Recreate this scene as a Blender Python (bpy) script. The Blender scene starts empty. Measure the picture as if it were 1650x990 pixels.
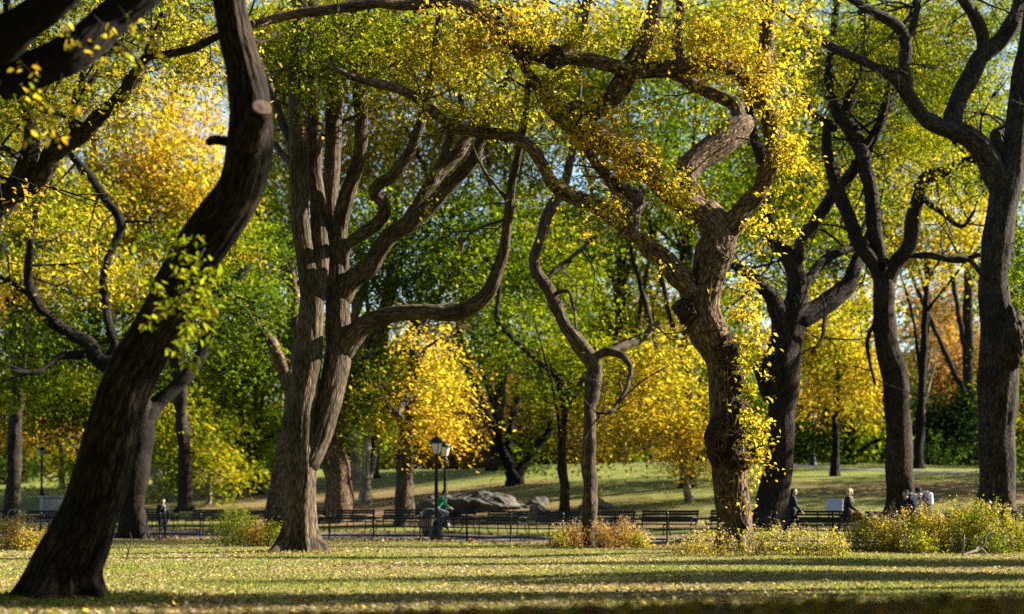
import bpy, bmesh, math, random
import numpy as np
from mathutils import Vector, Matrix

R = math.radians
SC = bpy.context.scene
COL = SC.collection
rng = np.random.default_rng(7)
random.seed(7)

# ------------------------------------------------------------------ camera, sky, sun, exposure
F, CX, HY, CAMZ = 2750.0, 825.0, 822.0, 1.2        # pixels of the 1650 px wide photograph
cd = bpy.data.cameras.new('camera'); cam = bpy.data.objects.new('camera', cd); COL.objects.link(cam)
cam.location = (0, 0, CAMZ); cam.rotation_euler = (R(90), 0, 0)
cd.sensor_width = 36; cd.lens = 36 * F / 1650; cd.shift_y = (HY - 495) / 1650
cd.clip_start = 0.1; cd.clip_end = 2000
cd.dof.use_dof = True; cd.dof.focus_distance = 37; cd.dof.aperture_fstop = 0.85
SC.camera = cam

SUN_AZ, SUN_EL = 75.0, 28.0                          # azimuth: degrees to the right of straight ahead
w = bpy.data.worlds.new('World'); SC.world = w; w.use_nodes = True
nt = w.node_tree; nt.nodes.clear()
sky = nt.nodes.new('ShaderNodeTexSky'); sky.sky_type = 'NISHITA'; sky.sun_disc = False
sky.sun_elevation = R(SUN_EL); sky.sun_rotation = R(SUN_AZ); sky.air_density = 1.0; sky.dust_density = 0.6
bg = nt.nodes.new('ShaderNodeBackground'); bg.inputs[1].default_value = 0.05
wo = nt.nodes.new('ShaderNodeOutputWorld')
nt.links.new(sky.outputs[0], bg.inputs[0]); nt.links.new(bg.outputs[0], wo.inputs[0])
sd = bpy.data.lights.new('sun', 'SUN'); sd.energy = 5.0; sd.angle = R(0.5); sd.color = (1, 0.90, 0.74)
sun = bpy.data.objects.new('sun', sd); COL.objects.link(sun)
S = Vector((math.sin(R(SUN_AZ)) * math.cos(R(SUN_EL)), math.cos(R(SUN_AZ)) * math.cos(R(SUN_EL)), math.sin(R(SUN_EL))))
sun.rotation_euler = S.to_track_quat('Z', 'Y').to_euler()
vs = SC.view_settings; vs.view_transform = 'Standard'; vs.look = 'None'; vs.gamma = 1; vs.exposure = 2.3
SC.cycles.max_bounces = 6; SC.cycles.diffuse_bounces = 1; SC.cycles.glossy_bounces = 2
SC.cycles.transmission_bounces = 4; SC.cycles.transparent_max_bounces = 4
SC.cycles.use_denoising = False
SC.cycles.caustics_reflective = False; SC.cycles.caustics_refractive = False
SC.cycles.sample_clamp_indirect = 4

# ------------------------------------------------------------------ materials
def mat(name):
    m = bpy.data.materials.new(name); m.use_nodes = True
    n = m.node_tree.nodes; b = n['Principled BSDF']
    return m, m.node_tree, b
def N(t, typ, **kw):
    n = t.nodes.new(typ)
    for k, v in kw.items(): setattr(n, k, v)
    return n
def ramp(t, stops, interp='LINEAR'):
    r = t.nodes.new('ShaderNodeValToRGB'); cr = r.color_ramp; cr.interpolation = interp
    while len(cr.elements) < len(stops): cr.elements.new(0.5)
    for e, (p, c) in zip(cr.elements, stops): e.position = p; e.color = (*c, 1)
    return r
def plain(name, col, rough=0.6, metal=0.0, spec=0.5, var=0.25, scale=9, bump=0.0):
    m, t, b = mat(name)
    tc = N(t, 'ShaderNodeTexCoord'); no = N(t, 'ShaderNodeTexNoise'); no.inputs['Scale'].default_value = scale
    no.inputs['Detail'].default_value = 5
    t.links.new(tc.outputs['Object'], no.inputs['Vector'])
    r = ramp(t, [(0.3, [c * (1 - var) for c in col]), (0.7, [min(1, c * (1 + var)) for c in col])])
    t.links.new(no.outputs[0], r.inputs[0]); t.links.new(r.outputs[0], b.inputs['Base Color'])
    b.inputs['Roughness'].default_value = rough; b.inputs['Metallic'].default_value = metal
    b.inputs['Specular IOR Level'].default_value = spec
    if bump:
        bp = N(t, 'ShaderNodeBump'); bp.inputs['Strength'].default_value = bump; bp.inputs['Distance'].default_value = 0.03
        t.links.new(no.outputs[0], bp.inputs['Height']); t.links.new(bp.outputs[0], b.inputs['Normal'])
    return m

LEAF_STOPS = [(0.0, (0.010, 0.020, 0.006)), (0.22, (0.042, 0.080, 0.007)), (0.42, (0.128, 0.172, 0.011)), (0.58, (0.27, 0.245, 0.018)),
              (0.72, (0.50, 0.385, 0.048)), (0.86, (0.44, 0.240, 0.026)), (0.94, (0.13, 0.075, 0.030)), (0.97, (0.24, 0.18, 0.115)), (1.0, (0.36, 0.28, 0.17))]
def leaf_material(name, trans=0.5, gain=1.0):
    m = bpy.data.materials.new(name); m.use_nodes = True; t = m.node_tree; t.nodes.clear()
    at = N(t, 'ShaderNodeAttribute', attribute_name='tint')
    r = ramp(t, [(p, [min(0.85, x * gain) for x in c]) for p, c in LEAF_STOPS]); t.links.new(at.outputs['Fac'], r.inputs[0])
    d = N(t, 'ShaderNodeBsdfDiffuse'); tr = N(t, 'ShaderNodeBsdfTranslucent'); mx = N(t, 'ShaderNodeMixShader'); mx.inputs[0].default_value = trans
    hs = N(t, 'ShaderNodeHueSaturation'); hs.inputs['Saturation'].default_value = 1.05; hs.inputs['Value'].default_value = 1.3
    t.links.new(r.outputs[0], d.inputs[0]); t.links.new(r.outputs[0], hs.inputs['Color']); t.links.new(hs.outputs[0], tr.inputs[0])
    gl = N(t, 'ShaderNodeBsdfGlossy'); gl.inputs['Roughness'].default_value = 0.45; gl.inputs[0].default_value = (0.9, 0.9, 0.9, 1)
    mg = N(t, 'ShaderNodeMixShader'); mg.inputs[0].default_value = 0.0
    o = N(t, 'ShaderNodeOutputMaterial')
    t.links.new(d.outputs[0], mx.inputs[1]); t.links.new(tr.outputs[0], mx.inputs[2])
    t.links.new(mx.outputs[0], mg.inputs[1]); t.links.new(gl.outputs[0], mg.inputs[2]); t.links.new(mg.outputs[0], o.inputs[0])
    return m
M_LEAF = leaf_material('leaf', 0.55)
M_LITTER = leaf_material('dead_leaf', 0.15)
def grass_material():
    m = bpy.data.materials.new('grass_blade'); m.use_nodes = True; t = m.node_tree; t.nodes.clear()
    at = N(t, 'ShaderNodeAttribute', attribute_name='tint')
    r = ramp(t, [(0, (0.06, 0.105, 0.014)), (0.4, (0.17, 0.22, 0.036)), (0.75, (0.32, 0.32, 0.085)), (1, (0.46, 0.38, 0.18))])
    t.links.new(at.outputs['Fac'], r.inputs[0])
    d = N(t, 'ShaderNodeBsdfDiffuse'); tr = N(t, 'ShaderNodeBsdfTranslucent'); mx = N(t, 'ShaderNodeMixShader'); mx.inputs[0].default_value = 0.4
    o = N(t, 'ShaderNodeOutputMaterial')
    t.links.new(r.outputs[0], d.inputs[0]); t.links.new(r.outputs[0], tr.inputs[0])
    t.links.new(d.outputs[0], mx.inputs[1]); t.links.new(tr.outputs[0], mx.inputs[2]); t.links.new(mx.outputs[0], o.inputs[0])
    return m
M_GRASS = grass_material()

def bark_material(name, dark, light, sx=9.0, sz=2.6, bump=0.9, patch=None):
    m, t, b = mat(name)
    at = N(t, 'ShaderNodeAttribute', attribute_name='bark')
    mp = N(t, 'ShaderNodeMapping'); mp.inputs['Scale'].default_value = (sx, sx, sz)
    t.links.new(at.outputs['Vector'], mp.inputs[0])
    n1 = N(t, 'ShaderNodeTexNoise'); n1.inputs['Scale'].default_value = 1.0; n1.inputs['Detail'].default_value = 6; n1.inputs['Roughness'].default_value = 0.62
    n1.inputs['Distortion'].default_value = 0.6
    t.links.new(mp.outputs[0], n1.inputs['Vector'])
    vo = N(t, 'ShaderNodeTexVoronoi', feature='DISTANCE_TO_EDGE'); vo.inputs['Scale'].default_value = 1.6
    t.links.new(mp.outputs[0], vo.inputs['Vector'])
    mr = N(t, 'ShaderNodeMapRange'); mr.inputs[2].default_value = 0.35; t.links.new(vo.outputs['Distance'], mr.inputs[0])
    mul = N(t, 'ShaderNodeMath', operation='MULTIPLY'); t.links.new(n1.outputs[0], mul.inputs[0])
    ad = N(t, 'ShaderNodeMath', operation='MULTIPLY_ADD'); ad.inputs[1].default_value = 0.6; ad.inputs[2].default_value = 0.45
    t.links.new(mr.outputs[0], ad.inputs[0]); t.links.new(ad.outputs[0], mul.inputs[1])
    r = ramp(t, [(0.2, dark), (0.62, light)]); t.links.new(mul.outputs[0], r.inputs[0])
    n2 = N(t, 'ShaderNodeTexNoise'); n2.inputs['Scale'].default_value = 1.1; n2.inputs['Detail'].default_value = 3
    t.links.new(at.outputs['Vector'], n2.inputs['Vector'])
    r2 = ramp(t, [(0.35, (0.62, 0.60, 0.52)), (0.65, (1.25, 1.2, 1.1))] if patch is None else patch); t.links.new(n2.outputs[0], r2.inputs[0])
    mc = N(t, 'ShaderNodeMixRGB', blend_type='MULTIPLY'); mc.inputs[0].default_value = 1
    t.links.new(r.outputs[0], mc.inputs[1]); t.links.new(r2.outputs[0], mc.inputs[2]); t.links.new(mc.outputs[0], b.inputs['Base Color'])
    bp = N(t, 'ShaderNodeBump'); bp.inputs['Strength'].default_value = bump; bp.inputs['Distance'].default_value = 0.05
    t.links.new(mul.outputs[0], bp.inputs['Height']); t.links.new(bp.outputs[0], b.inputs['Normal'])
    b.inputs['Roughness'].default_value = 0.9; b.inputs['Specular IOR Level'].default_value = 0.15
    return m
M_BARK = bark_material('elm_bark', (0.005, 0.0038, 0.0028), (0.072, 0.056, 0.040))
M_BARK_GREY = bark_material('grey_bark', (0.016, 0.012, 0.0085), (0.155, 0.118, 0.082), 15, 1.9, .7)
M_BARK_SHADE_BLACK = bark_material('shade_black_bark', (0.004, 0.003, 0.0025), (0.014, 0.011, 0.008))  # bark colour blackened to stand in for shade on the corner limbs
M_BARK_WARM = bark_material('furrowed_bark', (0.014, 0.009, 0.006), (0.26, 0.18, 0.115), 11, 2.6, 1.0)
M_BARK_SHADE = bark_material('shade_furrowed_bark', (0.0035, 0.0024, 0.0017), (0.058, 0.041, 0.028), 11, 2.4, 1.0)  # furrowed bark with shade put into its colour, for the dim trunks
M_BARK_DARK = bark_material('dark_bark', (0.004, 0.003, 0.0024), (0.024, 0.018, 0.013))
M_BARK_PALE = bark_material('pale_bark', (0.12, 0.105, 0.08), (0.36, 0.33, 0.26), 3, 0.9, 0.4)
M_CUT = plain('cut_wood', (0.095, 0.058, 0.038), 0.9, var=0.35, scale=14)
M_IRON = plain('black_iron', (0.008, 0.009, 0.010), 0.5, spec=0.25)
M_BENCH = plain('bench_wood', (0.009, 0.009, 0.008), 0.65, spec=0.2)
M_GLASS = plain('frosted_glass', (0.72, 0.70, 0.64), 0.25, var=0.08)
M_STONE = plain('granite', (0.22, 0.22, 0.225), 0.8, var=0.18, scale=5, bump=0.2)
M_PANEL = plain('sign_panel', (0.36, 0.39, 0.44), 0.35, var=0.12)
M_ASPHALT = plain('asphalt', (0.075, 0.073, 0.070), 0.9, var=0.2, scale=3, bump=0.2)
M_SKIN = plain('skin', (0.50, 0.30, 0.21), 0.55, var=0.05)
CLOTH = {}
def cloth(name, col):
    if name not in CLOTH: CLOTH[name] = plain(name, col, 0.85, var=0.2, scale=25, spec=0.2)
    return CLOTH[name]

# ------------------------------------------------------------------ ground shape and placing
FX = np.array([-60, -21.9, -14.6, -7.06, -0.84, 3.6, 5.0, 8.2, 11.5, 15.0, 30, 80.0])
FD = np.array([83, 73, 71, 66, 61, 56.5, 55, 53, 51.5, 50, 46, 40.0])
def fence_d(x): return np.interp(x, FX, FD)
def sstep(a, b, x):
    t = np.clip((x - a) / (b - a), 0, 1); return t * t * (3 - 2 * t)
def G(x, d):
    x = np.asarray(x, float); d = np.asarray(d, float)
    u = d - fence_d(x)
    z = np.interp(u, [0, 1, 6.5, 12, 20, 32, 45, 60, 80, 110, 180, 400], [0, 0, .25, .38, .6, 1.7, 2.8, 4.0, 4.7, 4.9, 6.0, 6.5])
    z = z + 0.05 * np.sin(0.35 * x + 0.21 * d) * np.sin(0.27 * d - 0.13 * x) * np.clip((d - 18) / 12, 0, 1)
    z = z + 0.30 * np.sin(0.09 * x + 1) * np.sin(0.07 * d) * np.clip((u - 14) / 15, 0, 1)
    lip = np.clip(0.60 + 0.026 * (x + 1.4), 0.42, 0.9)
    return z + lip * sstep(13.5, 9.0, d)
def P(px, py, d): return np.array([(px - CX) / F * d, d, CAMZ - (py - HY) / F * d])
def GP(px, d):
    x = (px - CX) / F * d; return np.array([x, d, float(G(x, d))])

# ------------------------------------------------------------------ object helpers
def tag(o, label=None, cat=None, group=None, kind=None):
    if label: o['label'] = label
    if cat: o['category'] = cat
    if group: o['group'] = group
    if kind: o['kind'] = kind
    return o
def empty(name, loc, label, cat, group=None, rz=0):
    o = bpy.data.objects.new(name, None); COL.objects.link(o); o.empty_display_size = 0.2
    o.location = tuple(loc); o.rotation_euler = (0, 0, rz); return tag(o, label, cat, group)
def link(name, me, parent=None, mats=(), smooth=True):
    o = bpy.data.objects.new(name, me); COL.objects.link(o)
    for m in mats: me.materials.append(m)
    if smooth and len(me.polygons): me.polygons.foreach_set('use_smooth', np.ones(len(me.polygons), bool))
    if parent: o.parent = parent
    return o
def mesh_np(name, V, FA, attr=None, vec=None, n=4):
    """V (k,3) float, FA (m,n) int; attr: face float 'tint'; vec: vertex vector 'bark'"""
    me = bpy.data.meshes.new(name); V = np.ascontiguousarray(V, np.float32); FA = np.ascontiguousarray(FA, np.int32)
    me.vertices.add(len(V)); me.vertices.foreach_set('co', V.ravel())
    m = len(FA); me.loops.add(m * n); me.loops.foreach_set('vertex_index', FA.ravel())
    me.polygons.add(m); me.polygons.foreach_set('loop_start', np.arange(0, m * n, n, dtype=np.int32))
    me.polygons.foreach_set('loop_total', np.full(m, n, np.int32))
    if attr is not None:
        a = me.attributes.new('tint', 'FLOAT', 'FACE'); a.data.foreach_set('value', np.ascontiguousarray(attr, np.float32))
    if vec is not None:
        a = me.attributes.new('bark', 'FLOAT_VECTOR', 'POINT'); a.data.foreach_set('vector', np.ascontiguousarray(vec, np.float32).ravel())
    me.update(calc_edges=True); return me

class MB:
    """collects boxes, tubes and lathes into one mesh"""
    def __init__(s): s.bm = bmesh.new()
    def box(s, c, size, rz=0, rx=0, bev=0.0):
        r = bmesh.ops.create_cube(s.bm, size=1.0); vs_ = r['verts']
        M = Matrix.Translation(c) @ Matrix.Rotation(rz, 4, 'Z') @ Matrix.Rotation(rx, 4, 'X') @ Matrix.Diagonal((*size, 1))
        bmesh.ops.transform(s.bm, matrix=M, verts=vs_)
        if bev: bmesh.ops.bevel(s.bm, geom=list({e for v in vs_ for e in v.link_edges}), offset=bev, segments=2, affect='EDGES', profile=0.6)
        return s
    def lathe(s, prof, c=(0, 0, 0), n=16, flute=0):
        rings = []
        for (r, z) in prof:
            rings.append([s.bm.verts.new((c[0] + r * math.cos(2 * math.pi * k / n) * (1 - (flute if k % 2 else 0)), c[1] + r * math.sin(2 * math.pi * k / n) * (1 - (flute if k % 2 else 0)), c[2] + z)) for k in range(n)])
        for a, b in zip(rings, rings[1:]):
            for k in range(n): s.bm.faces.new((a[k], a[(k + 1) % n], b[(k + 1) % n], b[k]))
        s.bm.faces.new(list(reversed(rings[0]))); s.bm.faces.new(rings[-1]); return s
    def tube(s, pts, r, n=8):
        pts = [Vector(p) for p in pts]; rs = r if isinstance(r, (list, tuple)) else [r] * len(pts)
        rings = []; up = None
        for i, p in enumerate(pts):
            t = (pts[min(i + 1, len(pts) - 1)] - pts[max(i - 1, 0)]).normalized()
            if up is None: up = t.orthogonal().normalized()
            up = (up - t * up.dot(t)).normalized(); b = t.cross(up)
            rings.append([s.bm.verts.new(p + (up * math.cos(2 * math.pi * k / n) + b * math.sin(2 * math.pi * k / n)) * rs[i]) for k in range(n)])
        for a, b in zip(rings, rings[1:]):
            for k in range(n): s.bm.faces.new((a[k], a[(k + 1) % n], b[(k + 1) % n], b[k]))
        s.bm.faces.new(list(reversed(rings[0]))); s.bm.faces.new(rings[-1]); return s
    def build(s, name, m, parent=None, smooth=True):
        bmesh.ops.recalc_face_normals(s.bm, faces=s.bm.faces)
        me = bpy.data.meshes.new(name); s.bm.to_mesh(me); s.bm.free()
        o = link(name, me, parent, [m], smooth)
        if smooth: me.set_sharp_from_angle(angle=R(45))
        return o

# ------------------------------------------------------------------ branch tubes
def resample(A, step):
    """A (k,4): xyz + radius -> smooth Catmull-Rom samples about step apart"""
    A = np.asarray(A, float)
    if len(A) == 2: A = np.vstack([A[0], (A[0] + A[1]) / 2, A[1]])
    E = np.vstack([2 * A[0] - A[1], A, 2 * A[-1] - A[-2]]); E[:, 3] = np.maximum(E[:, 3], 0.002)
    out = []
    for i in range(1, len(E) - 2):
        p0, p1, p2, p3 = E[i - 1:i + 3]
        L = np.linalg.norm(p2[:3] - p1[:3]); k = max(2, int(L / step))
        t = np.linspace(0, 1, k, endpoint=False)[:, None]
        out.append(0.5 * (2 * p1 + (p2 - p0) * t + (2 * p0 - 5 * p1 + 4 * p2 - p3) * t ** 2 + (3 * p1 - p0 - 3 * p2 + p3) * t ** 3))
    out.append(E[-2][None]); C = np.vstack(out); C[:, 3] = np.maximum(C[:, 3], 0.003); return C

def tube_mesh(A, nseg=16, step=0.2, rough=1.0, flare=0.0, flare_h=0.9, seed=0, lump=1.0, gz=None):
    C = resample(A, step); rg = np.random.default_rng(seed); ph = rg.uniform(0, 6.28, 12)
    p = C[:, :3]; r = C[:, 3]
    if lump and len(p) > 6:
        sl = np.concatenate([[0], np.cumsum(np.linalg.norm(np.diff(p, axis=0), axis=1))]); rm = max(.04, np.median(r)); pw = rg.uniform(0, 6.28, 9); e_ = np.clip(np.minimum(sl, sl[-1] - sl) / (3 * rm), 0, 1)
        wob = np.stack([np.sin(sl / rm * f + pw[i]) * a_ for i, (f, a_) in enumerate(((.55, .20), (1.25, .10), (.5, .16), (1.4, .09), (.6, .2), (1.1, .1)))], -1)
        p = p + (e_ * r * lump * (.5 if flare else .9))[:, None] * np.stack([wob[:, 0] + wob[:, 1], wob[:, 2] + wob[:, 3], wob[:, 4] + wob[:, 5]], -1) * [1, 1, .5]
        kn = np.maximum(0, np.sin(sl / rm * .42 + pw[6])) ** 6 + np.maximum(0, np.sin(sl / rm * .71 + pw[7])) ** 8; r = r * (0.97 + .12 * lump * kn * e_)
    T = np.gradient(p, axis=0); T /= np.linalg.norm(T, axis=1, keepdims=True) + 1e-9
    up = np.cross(T[0], [0.3, 0.9, 0.2]); up /= np.linalg.norm(up); U = np.zeros_like(p)
    for i in range(len(p)):
        up = up - T[i] * up.dot(T[i]); up /= np.linalg.norm(up) + 1e-9; U[i] = up
    B = np.cross(T, U); v = np.concatenate([[0], np.cumsum(np.linalg.norm(np.diff(p, axis=0), axis=1))])
    a = np.linspace(0, 2 * np.pi, nseg, endpoint=False)[None, :]; vv = v[:, None]; q = 1.0 / np.maximum(0.15, r.mean())
    lum = 0.055 * np.sin(2 * a + 0.35 * q * vv + ph[0]) + 0.045 * np.sin(3 * a - 0.5 * q * vv + ph[1]) + 0.04 * np.sin(a + 0.9 * q * vv + ph[2]) + 0.03 * np.sin(1.7 * q * vv + ph[3])
    wv = 0.9 * np.sin(0.8 * vv * 1.3 + ph[4]) + 0.5 * np.sin(2.1 * vv + 2 * a + ph[5])
    K = max(4, nseg // 4)
    rid = np.abs(np.sin(K / 2.0 * a * 1.0 + wv)) if K % 2 == 0 else np.abs(np.sin((K + 1) / 2.0 * a + wv))
    rid2 = np.sin((K // 2 + 3) * a + 1.9 * wv + ph[6]) * np.sin(2.3 * vv + 3 * a + ph[7])
    m = 1 + lump * lum + rough * (0.05 * (rid - 0.6) + 0.02 * rid2)
    if flare:
        h = (p[:, 2] - (gz if gz is not None else p[0, 2] + 0.3))[:, None]
        f = np.exp(-np.maximum(h, -0.1) / flare_h * 1.6)
        k5 = 1.15 * np.maximum(0, np.sin(5 * a + ph[8])) ** .8 + 0.30 * np.sin(3 * a + ph[9])
        m = m + flare * f * np.maximum(0.1, k5) + 0.12 * f * flare
    rad = r[:, None] * m
    V = p[:, None, :] + rad[..., None] * (np.cos(a)[..., None] * U[:, None, :] + np.sin(a)[..., None] * B[:, None, :])
    rb = max(0.06, r.mean())
    BK = np.stack([np.broadcast_to(rb * np.cos(a), rad.shape), np.broadcast_to(rb * np.sin(a), rad.shape), np.broadcast_to(vv, rad.shape)], -1) + ph[:3]
    k = len(p); V = V.reshape(-1, 3); BK = BK.reshape(-1, 3)
    i = np.arange(k - 1)[:, None] * nseg; j = np.arange(nseg)[None, :]; j2 = (j + 1) % nseg
    FA = np.stack([i + j, i + j2, i + nseg + j2, i + nseg + j], -1).reshape(-1, 4)
    # rounded ends
    e0 = len(V); V = np.vstack([V, p[0] - T[0] * r[0] * 0.5, p[-1] + T[-1] * r[-1] * 0.6]); BK = np.vstack([BK, BK[:1], BK[-1:]])
    base = (k - 1) * nseg; jj = np.arange(0, nseg, 2)
    capA = np.stack([np.full(len(jj), e0), (jj + 2) % nseg, (jj + 1) % nseg, jj], -1)
    capB = np.stack([np.full(len(jj), e0 + 1), base + jj, base + (jj + 1) % nseg, base + (jj + 2) % nseg], -1)
    return V, np.vstack([FA, capA, capB]), BK, C

def merge(parts):
    o = 0; Vs, Fs, Bs = [], [], []
    for V, FA, BK in parts: Vs.append(V); Fs.append(FA + o); Bs.append(BK); o += len(V)
    return np.vstack(Vs), np.vstack(Fs), np.vstack(Bs)

# ------------------------------------------------------------------ leaves
NLEAF = 0; DENS = 1.0; SPRAY = None
def unit(a): return a / (np.linalg.norm(a, axis=-1, keepdims=True) + 1e-9)
def leaf_mesh(name, pts, L, tint, parent, m=None, wid=0.55, rg=None, droop=0.35, tilt=0.75, fine=False):
    rg = rg or rng; n = len(pts)
    nrm = unit(np.stack([rg.normal(0, tilt, n), rg.normal(0, tilt, n), np.ones(n)], -1))
    a = rg.normal(0, 1, (n, 3)); a[:, 2] -= droop * 2; a = unit(a - nrm * (a * nrm).sum(1, keepdims=True))
    a[:, 2] -= droop * rg.random(n); a = unit(a); b = unit(np.cross(nrm, a)); nn = np.cross(a, b)
    Ls = (L * rg.uniform(0.5, 1.4, n))[:, None]; W = Ls * wid * rg.uniform(0.8, 1.2, (n, 1)) * 0.5
    if not fine:
        V = np.stack([pts, pts + a * Ls * .45 + b * W + nn * Ls * .08, pts + a * Ls - nn * Ls * rg.uniform(0, .25, (n, 1)), pts + a * Ls * .45 - b * W + nn * Ls * .08], 1).reshape(-1, 3)
        FA = np.arange(n * 4).reshape(n, 4); t = tint
    else:
        d_ = nn * Ls * 0.10
        V = np.stack([pts, pts + a * Ls * .28 + b * W * .9 + d_, pts + a * Ls * .62 + b * W * .85 + d_ * .6, pts + a * Ls - d_, pts + a * Ls * .62 - b * W * .85 + d_ * .6, pts + a * Ls * .28 - b * W * .9 + d_], 1).reshape(-1, 3)
        o = np.arange(n)[:, None] * 6
        FA = np.stack([o + [[0, 1, 2, 3]], o + [[0, 3, 4, 5]]], 1).reshape(-1, 4); t = np.repeat(tint, 2)
    me = mesh_np(name, V, FA, t)
    return link(name, me, parent, [m or M_LEAF], smooth=False)

def zone_points(zones, rg, dens=1.0, per=24, leafL=None, csize=0.5):
    """zones: (px,py,d,rx,ry,depth_m,tau,tint,sd) -> points, leaf length, tint. tau: optical depth"""
    Ps, Ts, Ls = [], [], []
    for (px, py, d, rx, ry, dep, tau, tint, tsd) in zones:
        a, b = rx / F * d, ry / F * d; L = leafL or max(0.10, 0.0026 * d)
        n = int(DENS * dens * tau * math.pi * a * b / (0.5 * L * L * 0.55 * 0.62)); nc = max(3, n // per)
        dirs = unit(rg.normal(0, 1, (nc, 3))); rr = rg.random(nc) ** 0.42
        c = P(px, py, d) + dirs * rr[:, None] * np.array([a, dep, b])
        cs = csize * rg.uniform(0.5, 1.5, nc)
        ct = rg.normal(tint, tsd, nc) + 0.10 * np.sin(c[:, 0] * 0.9 + c[:, 1] * .5) * np.sin(c[:, 2] * 1.1)
        k = rg.integers(0, nc, n); nl_ = 4; sv = unit(rg.normal(0, 1, (nc, nl_, 3)) * [1, 1, .35] - [0, 0, .22]); li = rg.integers(0, nl_, n); s_ = rg.random(n) ** .8 * 1.5
        off = sv[k, li] * (s_ * cs[k])[:, None] + rg.normal(0, 1, (n, 3)) * (0.10 * cs[k] + .5 * L)[:, None] * [1, 1, .7]
        off[:, 2] -= 0.16 * (s_ ** 2) * cs[k]
        if SPRAY is not None: SPRAY.append((c, sv, cs))
        Ps.append(c[k] + off); Ts.append(np.clip(ct[k] + rg.normal(0, 0.045, n), 0, 0.93)); Ls.append(np.full(n, L))
    return np.vstack(Ps), np.concatenate(Ls), np.concatenate(Ts)

def crown(parent, zones, rg, loc, name='crown', **kw):
    global NLEAF
    lk = {k: kw.pop(k) for k in ('fine', 'droop', 'tilt', 'wid') if k in kw}
    global SPRAY
    near = kw.get('csize', 1) < .75; SPRAY = [] if near else None
    p, L, t = zone_points(zones, rg, **kw); NLEAF += len(p); o = leaf_mesh(name, p - np.asarray(loc), L, t, parent, rg=rg, **lk)
    if near:
        Vs, Fs, k = [], [], 0
        for c, sv, cs in SPRAY:
            m = sv.shape[0] * sv.shape[1]; d_ = sv.reshape(-1, 3); c0 = np.repeat(c, sv.shape[1], 0); s = np.repeat(cs, sv.shape[1])[:, None]; sd1 = unit(np.cross(d_, [0.3, .2, 1])) ; sd2 = np.cross(d_, sd1)
            Q = np.stack([c0 + d_ * s * t_ - [0, 0, 1] * (.16 * t_ * t_ * s) + (sd1 * math.cos(a_) + sd2 * math.sin(a_)) * w_ for t_, w_ in ((-.1, .006), (.7, .0045), (1.3, .002)) for a_ in (0, 2.1, 4.2)], 1)
            b_ = np.arange(m)[:, None, None] * 9 + k; q_ = np.array([[r * 3 + a, r * 3 + (a + 1) % 3, r * 3 + 3 + (a + 1) % 3, r * 3 + 3 + a] for r in (0, 1) for a in range(3)])[None]
            Vs.append(Q.reshape(-1, 3)); Fs.append((b_ + q_).reshape(-1, 4)); k += m * 9
        V = np.vstack(Vs); tag(link('sprigs', mesh_np('sprigs', V - np.asarray(loc), np.vstack(Fs), vec=V), parent, [M_BARK_DARK]), kind='stuff')
    SPRAY = None; return o

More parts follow.
